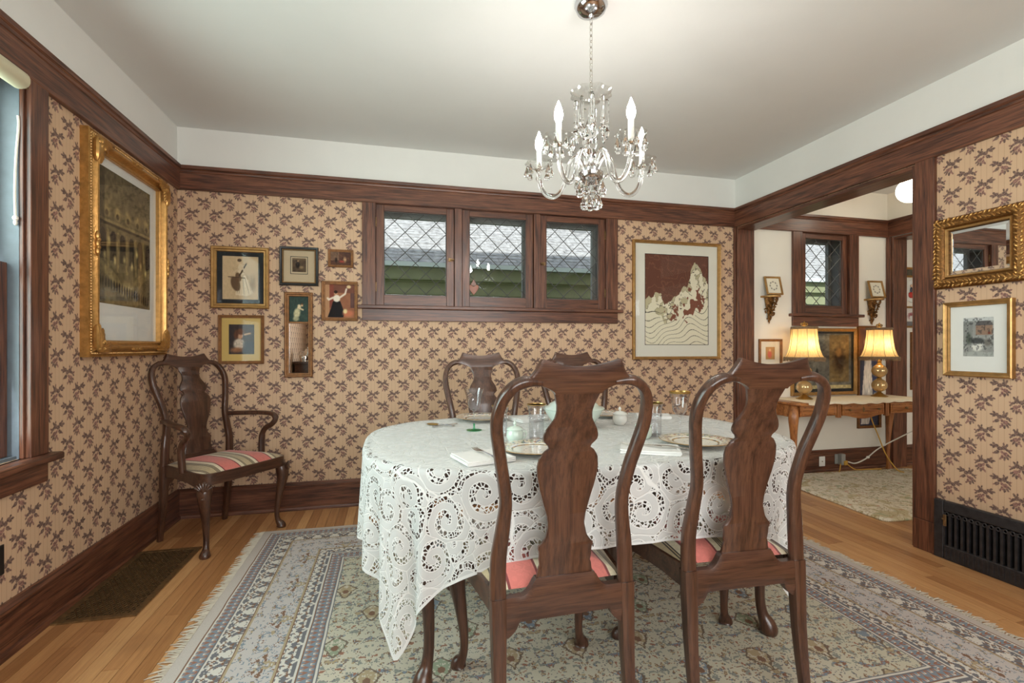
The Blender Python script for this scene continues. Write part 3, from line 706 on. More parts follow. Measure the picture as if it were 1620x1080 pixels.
# ------------------------------------------------------------------ rugs and register
RHX, RHY = (RUGX1-RUGX0)/2, (RUGY1-RUGY0)/2
rug = thing('area_rug', 'large cream and blue-grey oriental rug with fringed ends under the dining table', 'rug', ((RUGX0+RUGX1)/2, (RUGY0+RUGY1)/2, 0))
mb = MB(); nx, ny = 62, 50; vs = []; fs = []
for j in range(ny+1):
    for i in range(nx+1):
        x, y = -RHX+2*RHX*i/nx, -RHY+2*RHY*j/ny; edge = min(RHX-abs(x), RHY-abs(y))
        vs.append((x+.004*math.sin(y*9), y+.004*math.sin(x*7), .0095 if edge > .001 else .004))
for j in range(ny):
    for i in range(nx): a_ = j*(nx+1)+i; fs.append((a_, a_+1, a_+nx+2, a_+nx+1))
nv = len(vs); per = [i for i in range(nx+1)]+[j*(nx+1)+nx for j in range(1, ny+1)]+[ny*(nx+1)+i for i in range(nx-1, -1, -1)]+[j*(nx+1) for j in range(ny-1, 0, -1)]
vs += [(vs[i][0], vs[i][1], .0005) for i in per]; n = len(per)
for k in range(n): fs.append((per[k], nv+k, nv+(k+1) % n, per[(k+1) % n]))
mb.add(vs, fs).build('pile', rug_mat(RHX, RHY), rug)
for sg in (-1, 1):
    mb = MB(); y = -RHY+.004
    while y < RHY-.004:
        L = random.uniform(.028, .062); b0 = random.uniform(-.02, .02); x0 = sg*(RHX-.004); kn = random.uniform(-.006, .006)
        mb.tube([(x0, y, .005), (x0+sg*L*.35, y+kn, .0055), (x0+sg*L*.7, y+kn+b0*.6, .004), (x0+sg*L, y+b0, .002)], [.0030, .0035, .0026, .0014], 5); y += random.uniform(.007, .012)
    tag(mb.build('fringe', M['fringe'], rug), 'knotted cotton fringe along the rug end', kind='stuff')
r2 = thing('parlour_rug', 'thick cream rug with sage and rose floral border on the parlour floor', 'rug', (3.86, 2.98, 0), math.radians(-4))
mb = MB(); hx, hy = .74, .56; o_ = []
def rrect(hx, hy, r, n=5): return [(cx*(hx-r)+r*math.cos(a), cy*(hy-r)+r*math.sin(a)) for cx, cy, a0 in ((1, 1, 0), (-1, 1, PI/2), (-1, -1, PI), (1, -1, 1.5*PI)) for a in [a0+PI/2*k/n for k in range(n+1)]]
for ins, z in ((0, .0005), (-.004, .008), (.006, .017), (.03, .019)): o_.append([(x, y, z) for x, y in rrect(hx-ins, hy-ins, .04)])
n = len(o_[0]); mb.add([p for r in o_ for p in r], [(j*n+i, j*n+(i+1) % n, (j+1)*n+(i+1) % n, (j+1)*n+i) for j in range(3) for i in range(n)]+[tuple(3*n+i for i in range(n))]).build('pile', rug2_mat(), r2)
gr = thing('floor_register', 'dark bronze floor register with diamond lattice set in the boards by the left baseboard', 'vent', (-1.203, 2.718, 0))
w2, l2 = .153, .362; mb = MB()
for x0, x1, y0, y1 in ((-w2, -w2+.026, -l2, l2), (w2-.026, w2, -l2, l2), (-w2+.026, w2-.026, -l2, -l2+.026), (-w2+.026, w2-.026, l2-.026, l2)): mb.box(x0, x1, y0, y1, 0, .007)
mb.build('frame', M['bronze'], gr, bevel=.002)
MB().box(-w2+.02, w2-.02, -l2+.02, l2-.02, .0004, .0012).build('duct_shade_sheet', M['ductshade'], gr)  # thin black sheet under the lattice, painted as duct shade
mb = MB(); a_, b_ = w2-.026, l2-.026
for sg in (1, -1):
    k = -1.0
    while k < 1.0:
        # line y = sg*1.5*x + k
        pts = [p for p in ([(x, sg*1.5*x+k) for x in (-a_, a_)]+[((y-k)/(sg*1.5), y) for y in (-b_, b_)]) if abs(p[0]) <= a_+1e-6 and abs(p[1]) <= b_+1e-6]
        if len(pts) >= 2 and math.dist(pts[0], pts[1]) > .01: mb.tube([(pts[0][0], pts[0][1], .004), (pts[1][0], pts[1][1], .004)], (.0040, .0026), 4)
        k += .033
tag(mb.build('lattice', M['bronze'], gr), kind='stuff')
# ------------------------------------------------------------------ dining chairs
yoff = interp([(0, -.045), (.2, -.014), (.44, 0), (.55, .003), (.65, -.006), (.8, -.036), (.95, -.082), (1.0, -.099), (1.10, -.128)])
ysplat = interp([(.44, -.004), (.49, -.004), (.6, -.016), (.7, -.018), (.8, -.030), (.9, -.058), (1.0, -.097), (1.02, -.105)])
splat = interp([(.485, .084), (.50, .080), (.515, .078), (.52, .074), (.54, .077), (.56, .077), (.566, .081), (.575, .081), (.585, .070), (.60, .060), (.632, .053), (.66, .057), (.70, .069), (.735, .079), (.77, .087), (.795, .089), (.82, .085), (.84, .072), (.848, .060), (.853, .059), (.86, .068), (.87, .077), (.882, .079), (.90, .073), (.93, .054), (.95, .050), (.97, .053), (1.0, .064), (1.012, .066)])
STILE = [(.19, .43), (.190, .50), (.187, .56), (.179, .62), (.173, .68), (.174, .72), (.184, .78), (.199, .85), (.210, .91), (.2095, .957), (.199, .993), (.178, 1.020), (.152, 1.033), (.128, 1.034), (.100, 1.030)]
def crest_top(x): a = abs(x); return (1.072+.020*(a/.108)**2) if a < .108 else 1.040+.050*(1-min(1, (a-.108)/.042))**2.0
def crest_bot(x): a = abs(x); return 1.0 if a < .064 else 1.0+.026*min(1, ((a-.064)/.050))**.6
def rail_top(x): a = abs(x); return .49 if a < .088 else (.486 if a < .092 else .446+.036*max(0, 1-(a-.092)/.035)**2)
def rail_bot(x): a = abs(x); return .378 if a < .135 else .378-.040*min(1, (a-.135)/.03)**.5
def seat_outline(inset=0, n=10):
    pts = []; rx, fx, d = .198-inset, .250-inset, .455-inset
    pts.append((rx, .008+inset)); P = [(rx, .01), (.218-inset, .14), (.238-inset, .27), (fx, .36), (.246-inset, .415), (.215-inset, d-.008), (.12, d+.002), (0, d+.004)]
    P = smoothpath(P, 4); right = [(x, max(y, .008+inset)) for x, y in P]
    return right+[(-x, y) for x, y in right[-2::-1]]
def cabriole(mb, x, y, h, sx, sy=1, k=1.0):
    D = Vector((sx*.75, sy*.65, 0)).normalized()
    tab = [(h, 0, .024, .024), (h*.93, .012, .034, .034), (h*.84, .022, .037, .037), (h*.70, .018, .029, .029), (h*.52, .004, .0215, .0215), (h*.33, -.008, .0165, .0165), (h*.19, -.010, .0145, .0145), (h*.10, -.002, .0165, .0165), (h*.055, .010, .024, .024), (h*.022, .014, .028, .028), (0, .012, .022, .022)]
    tab = smoothpath([(z, o, r, r2) for z, o, r, r2 in tab], 3)
    mb.tube([(x+D.x*o*k, y+D.y*o*k, max(0, z)) for z, o, r, r2 in tab], [r*k for z, o, r, r2 in tab], 12).clampz()
    return mb
def chair_body(t, arms=False, W=1.0):
    m = M['mahZ']; kx = W
    sc = lambda p: (p[0]*kx,)+tuple(p[1:])
    for sg in (-1, 1):
        zs = [0, .06, .14, .24, .34, .40, .445]; wd = interp([(0, .0135), (.2, .018), (.40, .0225), (.445, .023)])
        MB().tube([(sg*.19*kx, yoff(z), z) for z in zs], [(wd(z), wd(z)*.92) for z in zs], 12, up=(0, 1, 0), sq=5).clampz().build('leg', m, t)
        P = smoothpath([(sg*x*kx, 0, z) for x, z in STILE], 5); P = [(x, yoff(z)-.006*max(0, min(1, (z-.95)/.07)), z) for x, y, z in P]
        hw = interp([(.43, .023), (.56, .0215), (.70, .017), (.9, .0165), (1.03, .0135)])
        nP = len(P); tp_ = lambda i: max(0, (i-nP*.86)/(nP*.14)); rr = [(hw(p[2])*(1-.5*tp_(i)), .0165-.0085*tp_(i)) for i, p in enumerate(P)]
        MB().tube(P, rr, 12, up=(0, 1, 0), sq=3.2).build('stile', m, t)
        cabriole(MB(), sg*.222*kx, .405, .41, sg).build('leg', m, t)
        MB().strip([sg*v for v in (0, 1)], lambda x: 0, lambda x: 1, lambda z: 0, 0) if False else None
    xs = sorted(set([round(-.150+.3*i/40, 4) for i in range(41)]+[-.108, .108, -.064, .064]))
    MB().strip([x*kx for x in xs], lambda x: crest_bot(x/kx), lambda x: crest_top(x/kx), lambda z: yoff(z)-.002, .0125).build('crest_rail', M['mahX'], t)
    zz = sorted(set([round(.485+.53*i/70, 4) for i in range(71)]))
    MB().rows(zz, lambda z: splat(z)*kx, ysplat, .0075).build('splat', m, t)
    xs = sorted(set([round(-.172+.344*i/44, 4) for i in range(45)]+[-.088, .088, -.092, .092]))
    MB().strip([x*kx for x in xs], lambda x: rail_bot(x/kx), lambda x: rail_top(x/kx), lambda z: -.004, .016).build('back_rail', M['mahX'], t)
    out = [sc(p) for p in seat_outline(0)]; inn = [sc(p) for p in seat_outline(.026)]; n = len(out); mb = MB()
    ring = [(o, z) for o, z in ((out, .452), (out, .392), (inn, .392), (inn, .452))]
    def zb(p, z): return z if z > .42 else z-.014*max(0, 1-abs(p[1]-.36)/.10)-.010*max(0, 1-abs(p[1]-.02)/.10)
    vs = [(p[0], p[1], zb(p, z)) for o, z in ring for p in o]; fs = []
    for j in range(4):
        for i in range(n-1): a_, b_ = j*n, ((j+1) % 4)*n; fs.append((a_+i, a_+i+1, b_+i+1, b_+i))
    fs += [(0, n, 2*n, 3*n), (n-1, 2*n-1, 3*n-1, 4*n-1)]
    mb.add(vs, fs).build('seat_rail', M['mahX'], t)
    mb = MB(); base = [sc(p) for p in seat_outline(.012)]; cx, cy = 0, .24; vs = []; fs = []; K = 8
    for k in range(K+1):
        r = 1-k/K
        for p in base: vs.append((cx+(p[0]-cx)*max(r, .001), cy+(p[1]-cy)*max(r, .001), .452+.040*(1-r**3.2)))
    for k in range(K):
        for i in range(n): fs.append((k*n+i, k*n+(i+1) % n, (k+1)*n+(i+1) % n, (k+1)*n+i))
    mb.add(vs, fs).build('seat', M['stripe'], t)
    if arms:
        for sg in (-1, 1):
            P = smoothpath([(sg*.188*kx, -.012, .70), (sg*.225, .07, .703), (sg*.272, .17, .705), (sg*.292, .255, .702), (sg*.290, .305, .692), (sg*.280, .322, .665), (sg*.270, .300, .635), (sg*.262, .262, .615), (sg*.258, .235, .575), (sg*.254, .232, .52), (sg*.250, .236, .44)], 4)
            n_ = len(P); MB().tube(P, [(.020, .014) if i < n_*.45 else (.016, .015) if i < n_*.8 else (.019, .016) for i in range(n_)], 10, sq=2.6).build('arm', m, t)
            mb = MB()
            for k in range(7):
                a_ = math.radians(-54+18*k); d = Vector((sg*.75, .65, 0)).normalized(); sd = Vector((-d.y, d.x, 0)); c = Vector((sg*.222*kx, .405, .345))+d*.056+sd*(math.sin(a_)*.026)+Vector((0, 0, .012+math.cos(a_)*.028))
                q = Vector((0, 0, 1)).rotation_difference(sd*math.sin(a_)+Vector((0, 0, math.cos(a_)))); mb.ball(c-d*.008*abs(k-3)/3, (.0065, .0085, .030), 8, 6, q)
            mb.ball(Vector((sg*.222*kx, .405, .325))+Vector((sg*.75, .65, 0)).normalized()*.053, (.011, .011, .008), 8, 6); mb.build('shell_carving', m, t)
RZ = .0098                                              # top of the rug pile
CG = 'queen anne side chairs around the lace-covered table'
chairA = thing('dining_chair', 'mahogany side chair pulled up beside the goblet with the gold rim, its back to the open floor, left of its twin', 'chair', (.464, 1.287, RZ), math.radians(1.5), CG)
chair_body(chairA)
def chair_copy(label, loc, rz):
    c = copy_tree(chairA); c.location = loc; c.rotation_euler = (0, 0, math.radians(rz)); c['label'] = label; return c
chairA['label'] = 'mahogany vase-back side chair with its back to the rug, nearest the napkin and fork'
chair_copy('mahogany vase-back side chair with its back to the rug, nearest the cast-iron register', (1.062, 1.30, RZ), -2)
chair_copy('mahogany vase-back side chair on the window side of the table, behind the green-footed goblet', (.497, 2.675, RZ), 180)
chair_copy('mahogany vase-back side chair on the window side of the table, nearest the framed wave print', (1.105, 2.79, RZ), 181)
arm = thing('armchair', 'mahogany armchair with striped pink and cream seat and shell-carved knees in the corner', 'armchair', (-1.165, 3.365, 0), math.radians(-127))
chair_body(arm, True, 1.06)
# ------------------------------------------------------------------ dining table
TX, TY, TZ, TA, TB = .76, 1.985, .745, .852, .578
def sup(th, a, b, n=3.0):
    c, s_ = math.cos(th), math.sin(th); return (a*math.copysign(abs(c)**(2/n), c), b*math.copysign(abs(s_)**(2/n), s_))
tb = thing('dining_table', 'oval mahogany dining table with cabriole legs under the lace cloth', 'table', (TX, TY, RZ))
NT = 96; mb = MB(); vs = []; fs = []
for ins, z in ((.03, TZ-.024), (.004, TZ-.018), (0, TZ-.010), (.008, TZ-.002), (.014, TZ)): vs += [sup(2*PI*i/NT, TA-ins, TB-ins)+(z,) for i in range(NT)]
for j in range(4): fs += [(j*NT+i, j*NT+(i+1) % NT, (j+1)*NT+(i+1) % NT, (j+1)*NT+i) for i in range(NT)]
fs += [tuple(range(NT-1, -1, -1)), tuple(4*NT+i for i in range(NT))]; mb.add(vs, fs).build('tabletop', M['mahX'], tb)
mb = MB()
for x0, x1, y0, y1 in ((-.66, .66, -.39, -.365), (-.66, .66, .365, .39), (-.66, -.635, -.365, .365), (.635, .66, -.365, .365)): mb.box(x0, x1, y0, y1, TZ-.115, TZ-.024)
mb.build('apron', M['mahX'], tb, bevel=.003)
for sx in (-1, 1):
    for sy in (-1, 1): cabriole(MB(), sx*.655, sy*.365, TZ-.024, sx, sy, 1.25).build('leg', M['mahZ'], tb)
pd = MB(); vs = [sup(2*PI*i/NT, TA-.010, TB-.010)+(z,) for z in (TZ+.0005, TZ+.0035) for i in range(NT)]
pd.add(vs, [tuple(range(NT-1, -1, -1)), tuple(NT+i for i in range(NT))]+[(i, (i+1) % NT, NT+(i+1) % NT, NT+i) for i in range(NT)])
tag(pd.build('table_pad', M['pad'], None, (TX, TY, RZ)), 'white felt pad lying between the tabletop and the lace cloth', 'table pad')
# lace cloth: flat over the top, folded over the edge, corners hanging lowest
CT = TZ+.0055; CX, CY = 1.200, .840; NU, NS, NR = 420, 44, 14
def outline(n):
    P = np.array([sup(2*PI*i/4000, TA+.006, TB+.006) for i in range(4000)]); d = np.hypot(*(np.roll(P, -1, 0)-P).T); s_ = np.concatenate([[0], np.cumsum(d)]); Lp = s_[-1]
    PP = np.vstack([P, P[:1]]); u = np.arange(n)*Lp/n; return np.stack([np.interp(u, s_, PP[:, 0]), np.interp(u, s_, PP[:, 1])], 1), u, Lp
OUT, ARC, PER = outline(NU); TG = np.roll(OUT, -1, 0)-np.roll(OUT, 1, 0); TG /= np.hypot(*TG.T)[:, None]; NO = np.stack([TG[:, 1], -TG[:, 0]], 1)
for _ in range(6): NO = (np.roll(NO, 1, 0)+NO+np.roll(NO, -1, 0)); NO /= np.hypot(*NO.T)[:, None]
def hang(p, n):
    L = 9
    for k, c in ((0, CX), (1, CY)):
        if abs(n[k]) > 1e-4: L = min(L, (c-abs(p[k])*np.sign(p[k])*np.sign(n[k]))/abs(n[k]))
    return L
HL = np.array([hang(p, n) for p, n in zip(OUT, NO)]); HL = np.where(HL > .45, HL+(HL-.45)*.20, HL); HL = np.minimum(HL, .745)
for _ in range(3): HL = (np.roll(HL, 1)+HL*2+np.roll(HL, -1))/4
vs = []; uvs = []; hem = []; fs = []
for k in range(NR+1):                                   # top rings, centre outward
    r = k/NR
    for i in range(NU): p = OUT[i]*max(r, .004); vs.append((p[0], p[1], CT+.0006*math.sin(i*.31+k))); uvs.append(tuple(p)); hem.append(0.)
RB = .016
for k in range(1, NS+1):
    for i in range(NU):
        L = HL[i]; f = k/NS; s_ = L*f
        if s_ < RB*PI/2: a_ = s_/RB; out, dz = RB*math.sin(a_), RB*(1-math.cos(a_))
        else: out, dz = RB, RB+(s_-RB*PI/2)
        ex = max(0, (L-.27)/.38); hangf = max(0, (s_-.05))/.6
        u = ARC[i]/PER*2*PI; wave = math.cos(u*33+1.3*math.sin(u*3))*.65+.35*math.cos(u*57+2*math.sin(u*2+1))
        endf = max(0, abs(NO[i][0])-.25)
        fold = (wave*(.005+.012*endf+.040*ex)-.030*ex)*min(1, hangf*2.2)
        out += fold+.012*hangf
        p = OUT[i]+NO[i]*out; vs.append((p[0], p[1], CT-dz)); uvs.append(tuple(OUT[i]+NO[i]*s_)); hem.append(f)
for k in range(NR+NS):
    for i in range(NU): fs.append((k*NU+i, k*NU+(i+1) % NU, (k+1)*NU+(i+1) % NU, (k+1)*NU+i))
me = bpy.data.meshes.new('tablecloth'); me.from_pydata(vs, [], fs); me.materials.append(lace_mat()); me.shade_smooth()
ul = me.uv_layers.new(name='UVMap'); li = np.empty(len(me.loops), int); me.loops.foreach_get('vertex_index', li); ul.data.foreach_set('uv', (np.array(uvs)[li]).ravel())
at = me.attributes.new('hem', 'FLOAT', 'POINT'); at.data.foreach_set('value', hem)
tag(link('tablecloth', me, None, (TX, TY, RZ)), 'white scrolled lace cloth draped over the oval dining table', 'tablecloth')
# ------------------------------------------------------------------ table settings
TOPZ = CT+RZ+.001
def china_mat():
    g = Graph('patterned_china'); x, y, z = g.xyz(g.obj()); r = g.m('SQRT', x*x+y*y); an = g.m('ARCTAN2', y, x)
    w_, gold, blue, red, grn = lin((234, 230, 220)), lin((176, 138, 78)), lin((126, 142, 158)), lin((178, 104, 88)), lin((140, 152, 120))
    n = g.noise(g.obj(), 85, 2); n2 = g.noise(g.mapping(g.obj(), (4, 2, 1)), 95, 2)
    fl = g.mix(n.step(.56, .59), lin((228, 216, 192)), red); fl = g.mix(n2.step(.56, .59), fl, blue); fl = g.mix(g.noise(g.mapping(g.obj(), (9, 5, 1)), 80, 2).step(.6, .63), fl, grn)
    c = g.mix(r.gt(.088)*r.lt(.118), w_, fl); c = g.mix(r.gt(.074)*r.lt(.081), c, g.mix(((an*14.0).sin()).gt(0.0), gold, lin((120, 92, 60)))); c = g.mix(r.gt(.1225), c, gold)
    cen = g.noise(g.mapping(g.obj(), (1, 7, 2)), 60, 3).step(.56, .60)*r.lt(.05); c = g.mix(cen*.8, c, blue)
    g.set(color=c, rough=.15, coat=.4); return g.mat
M['china'] = china_mat()
PLATE = MB().lathe([(0, .004), (.05, .004), (.052, .0), (.060, .0), (.064, .003), (.078, .006), (.088, .0105), (.124, .0175), (.1262, .0188), (.124, .0200), (.088, .0135), (.078, .0095), (.066, .0085), (0, .0085)], 48).mesh('plate', M['china'])
def plate(label, x, y, z=TOPZ, sc=1.0): return tag(link('dinner_plate', PLATE, None, (x, y, z), (0, 0, random.random()*6), (sc,)*3), label, 'plate', 'dinner plates on the lace cloth')
plate('patterned dinner plate before the chair nearest the tureen', .485, 1.645, sc=1.03); plate('patterned dinner plate below the gold-rimmed goblet, beside the gold spoon', 1.117, 1.628, sc=1.06)
plate('patterned dinner plate behind the green-footed goblet', .437, 2.43, sc=1.06); plate('patterned dinner plate at the window side, beside the white lidded pot', 1.10, 2.41, sc=.98)
def goblet(name, label, x, y, foot, bowl, h=.185, rimr=.046, grim=False):
    t = thing(name, label, 'goblet', (x, y, TOPZ))
    k = h/.185
    MB().lathe([(0, .0012), (.034, .0008), (.0345, .0020), (.020, .0035), (.006, .006), (.0042, .012), (.0038, .030)], 24).build('foot', foot, t)
    MB().lathe([(.0038, .030), (.0036, .05*k), (.0040, .070*k), (.0065, .075*k), (.0045, .080*k), (.0060, .085*k)], 14).build('stem', M['stemglass'], t)
    pr = [(.006, .085*k), (.016, .092*k), (.026, .108*k), (.032, .130*k), (.0355, .155*k), (rimr*.93, .175*k), (rimr, .185*k)]
    MB().lathe(pr+[(r-.0012, z) for r, z in pr[:0:-1]]+[(0, .090*k)], 28, lobes=8, amp=.02).build('bowl', bowl, t)
    if grim: MB().lathe([(rimr*.965, .1775*k), (rimr+.0006, .1853*k), (rimr-.002, .1853*k), (rimr*.94, .1775*k), (rimr*.965, .1775*k)], 28).build('rim', M['brass'], t)
    return t
goblet('wine_goblet', 'clear ribbed wine goblet with a green foot', .349, 2.138, M['greenglass'], M['stemglass'], .185, .045)
goblet('water_goblet', 'clear fluted goblet with a gold rim behind the dinner plate', 1.145, 1.775, M['stemglass'], M['stemglass'], .188, .043, True)
def tumbler(label, x, y, h=.135, r=.037):
    t = thing('glass_tumbler', label, 'glass', (x, y, TOPZ), 0, 'tall etched glass tumblers')
    pr = [(r*.82, 0), (r*.86, .004), (r*.86, h*.55), (r*.88, h*.78), (r*1.0, h*.93), (r*1.10, h)]
    MB().lathe([(0, .006)]+[(a_-.002, max(z, .006)) for a_, z in pr]+pr[::-1]+[(0, 0)], 24, lobes=10, amp=.025).build('body', M['stemglass'], t)
    MB().lathe([(r*1.085, h-.0025), (r*1.115, h+.0006), (r*1.06, h+.0006), (r*1.04, h-.0025), (r*1.085, h-.0025)], 24).build('rim', M['brass'], t)
    mb = MB()
    for i in range(12): a_ = 2*PI*i/12; mb.ball((r*.87*math.cos(a_), r*.87*math.sin(a_), h*.62), (.0045, .0045, .0055), 6, 4)
    mb.build('etched_band', M['stemglass'], t)
tumbler('tall gold-rimmed glass tumbler standing between the small cup and the tureen', .556, 1.86, .142, .036)
tumbler('tall gold-rimmed glass tumbler beside the pale lidded pot and the gold-rimmed goblet', 1.058, 1.83, .138, .036)
tumbler('tall gold-rimmed glass tumbler beside the handled cup, near the green-footed goblet', .435, 1.985, .125, .034)
def pot(label, x, y, mat, s_=1.0, handle=0):
    t = thing('lidded_pot', label, 'pot', (x, y, TOPZ), 0, 'small lidded porcelain pots')
    t.scale = (s_,)*3
    MB().lathe([(0, 0), (.024, 0), (.026, .003), (.033, .012), (.0355, .026), (.034, .040), (.031, .047), (.032, .050), (0, .048)], 26, lobes=12, amp=.012).build('body', mat, t)
    MB().lathe([(.0345, .050), (.0345, .0535), (.030, .058), (.018, .064), (.008, .066), (0, .066)], 26).build('lid', mat, t)
    MB().lathe([(.006, .065), (.004, .069), (.008, .074), (.0065, .080), (.002, .086), (0, .087)], 10).build('knob', mat, t)
    if handle: MB().tube([(handle*.033, 0, .040), (handle*.046, 0, .042), (handle*.050, 0, .030), (handle*.044, 0, .016), (handle*.034, 0, .014)], .0035, 7).build('handle', mat, t)
pot('small celadon lidded cup with a handle beside the tall tumbler', .462, 1.842, M['greencer'], .95, 1)
pot('small white lidded pot at the window side of the table', 1.054, 2.135, M['whitecer'], .98)
pot('pale celadon lidded pot beside the folded napkin and tumbler', .988, 1.79, M['greencer'], 1.0)
t = thing('tureen', 'large celadon covered tureen in the middle of the table', 'tureen', (.812, 2.12, TOPZ))
MB().lathe([(0, 0), (.094, 0), (.097, .006), (.090, .012), (.098, .022), (.118, .050), (.131, .072), (.134, .082), (.134, .086), (0, .084)], 44, lobes=18, amp=.010).build('body', M['greencer'], t)
MB().lathe([(.141, .085), (.143, .089), (.136, .094), (.118, .098), (.108, .110), (.080, .124), (.044, .132), (.018, .134), (0, .135)], 44).build('lid', M['greencer'], t)
MB().lathe([(.016, .133), (.011, .139), (.020, .147), (.014, .156), (.0, .160)], 14, lobes=6, amp=.15).build('knob', M['greencer'], t)
def cutlery(kind, label, x, y, rz, z=TOPZ, mat='silver', L=.19):
    t = tag(empty(kind, (x, y, z), math.radians(rz)), label, {'table_fork': 'fork', 'table_spoon': 'spoon', 'table_knife': 'knife'}[kind])
    hp = [(0, -L*.5, .003), (0, -L*.42, .004), (0, -L*.25, .005), (0, 0, .006), (0, L*.12, .006)]
    MB().tube(hp, [(.0075, .0018), (.0090, .0022), (.0050, .0020), (.0032, .0018), (.0036, .0016)], 8).build('handle', M[mat], t)
    if kind == 'table_fork':
        mb = MB().tube([(0, L*.10, .006), (0, L*.20, .005), (0, L*.26, .004), (0, L*.30, .004)], [(.0036, .0016), (.010, .0016), (.0115, .0015), (.0115, .0013)], 8)
        for k in range(4): xx = -.0088+.00587*k; mb.tube([(xx, L*.295, .004), (xx, L*.42, .005), (xx, L*.50, .008)], [.0016, .0015, .0009], 5)
        mb.build('tines', M[mat], t)
    elif kind == 'table_spoon': MB().ball((0, L*.27, .006), (.019, .033, .0045), 14, 8).build('bowl', M['brass'], t)
    else: MB().box(-.007, .006, L*.10, L*.52, .003, .0050).build('blade', M[mat], t, bevel=.0008)
    return t
def napkin(label, x, y, rz, w_=.15, d=.115, layers=4):
    mb = MB()
    for k in range(layers):
        vs = []; fs = []; z0 = .0035*k; n_, m_ = 10, 8; o = random.uniform(-.003, .003)
        for q in (0, 1):
            for j in range(m_+1):
                for i in range(n_+1):
                    xx, yy = (i/n_-.5)*w_+o, (j/m_-.5)*d+o; z = z0+.0030*q+.0022*math.sin(xx*30+k)*math.cos(yy*24)*(k/layers)+(.004*k/layers*max(0, abs(xx)/w_*2-.6))
                    vs.append((xx, yy, max(.0002, z)))
        N_ = (n_+1)*(m_+1)
        for j in range(m_):
            for i in range(n_): a_ = j*(n_+1)+i; fs += [(a_, a_+n_+1, a_+n_+2, a_+1), (N_+a_, N_+a_+1, N_+a_+n_+2, N_+a_+n_+1)]
        bd = [i for i in range(n_+1)]+[j*(n_+1)+n_ for j in range(1, m_+1)]+[m_*(n_+1)+i for i in range(n_-1, -1, -1)]+[j*(n_+1) for j in range(m_-1, 0, -1)]
        for q in range(len(bd)): a_, b_ = bd[q], bd[(q+1) % len(bd)]; fs.append((a_, b_, N_+b_, N_+a_))
        mb.add(vs, fs)
    mb.tube([(w_/2-.004, -d/2+.003, .0078), (w_/2-.004, d/2-.003, .0078)], (.0075, .0075), 10)
    return tag(mb.build('folded_napkin', M['napkin'], None, (x, y, TOPZ), (0, 0, math.radians(rz))), label, 'napkin', 'folded white napkins on the table')
napkin('folded white napkin under a silver fork, beside the plate nearest the tureen', .285, 1.575, 14, .165, .15); cutlery('table_fork', 'silver fork lying on the napkin, its tines towards the green-footed goblet', .295, 1.580, 16, TOPZ+.0155, L=.17)
napkin('folded white napkin with a fork beside the plate of the gold-rimmed goblet', .890, 1.565, -28, .20, .135); cutlery('table_fork', 'silver fork lying on the napkin between the two near side chairs', .885, 1.570, 62, TOPZ+.0155, L=.19)
cutlery('table_knife', 'silver knife lying on the edge of the folded napkin between the near chairs', .935, 1.53, 50, TOPZ+.0155, L=.16)
napkin('folded white napkin at the window side, behind the gold-rimmed tumbler', .665, 2.36, 20, .16, .12); napkin('folded white napkin at the window side, behind the white lidded pot', 1.33, 2.31, -24, .17, .12)
cutlery('table_spoon', 'gold-bowled spoon lying right beside the plate towards the parlour', 1.300, 1.610, 12, L=.20)
cutlery('table_spoon', 'silver spoon lying alone on the lace at the table end', .215, 2.30, 55, L=.15); cutlery('table_knife', 'short silver knife crossed with the spoon at the table end', .235, 2.285, -60, L=.14)
# ------------------------------------------------------------------ chandelier
CHX, CHY = .815, 1.92
ch = thing('chandelier', 'crystal chandelier with five candle arms hanging on a chain over the table', 'chandelier', (CHX, CHY, ZC))
Z0 = ZC
def zc(z): return z-Z0
MB().lathe([(.0, zc(2.591)), (.068, zc(2.591)), (.070, zc(2.578)), (.060, zc(2.556)), (.036, zc(2.542)), (.012, zc(2.536)), (.007, zc(2.526)), (0, zc(2.526))], 32).build('canopy', M['chrome'], ch)
LK = MB(); LK.tube([(.0065*math.cos(a), 0, .0155*math.sin(a)) for a in [2*PI*i/14 for i in range(14)]], .0019, 6, closed=True, up=(0, 1, 0)); LK = LK.mesh('chain_link', M['silver'])
z = 2.514; k = 0
while z > 2.20: link('chain_link', LK, ch, (0, 0, zc(z)), (0, 0, (PI/2)*(k % 2)+.4)); z -= .0245; k += 1
def dish(rad, z, depth, lobes, name='bobeche', th=.003):
    pr = [(.012, z), (rad*.45, z+depth*.18), (rad*.8, z+depth*.55), (rad, z+depth)]
    m_ = MB().lathe(pr+[(r, zz+th) for r, zz in pr[::-1]]+[(.012, z)], 48, lobes=lobes, amp=.06); return m_
dish(.088, zc(2.178), .026, 8).build('crown_dish', M['thincrystal'], ch)
MB().lathe([(0, zc(2.215)), (.010, zc(2.213)), (.012, zc(2.195)), (.007, zc(2.18)), (.009, zc(2.13)), (.014, zc(2.10)), (.027, zc(2.06)), (.031, zc(2.04)), (.024, zc(2.022)), (.016, zc(2.012)), (.020, zc(2.0)), (.026, zc(1.985)), (.018, zc(1.97)), (.022, zc(1.955)), (.028, zc(1.94)), (.024, zc(1.915)), (.030, zc(1.895)), (.034, zc(1.882)), (0, zc(1.880))], 20, lobes=10, amp=.04).build('stem', M['crystal'], ch)
MB().lathe([(.0, zc(1.886)), (.040, zc(1.884)), (.042, zc(1.872)), (.052, zc(1.868)), (.050, zc(1.852)), (.036, zc(1.832)), (.014, zc(1.822)), (0, zc(1.820))], 28).build('receiver_bowl', M['chrome'], ch)
dish(.078, zc(1.832), .036, 10).build('lower_dish', M['thincrystal'], ch)
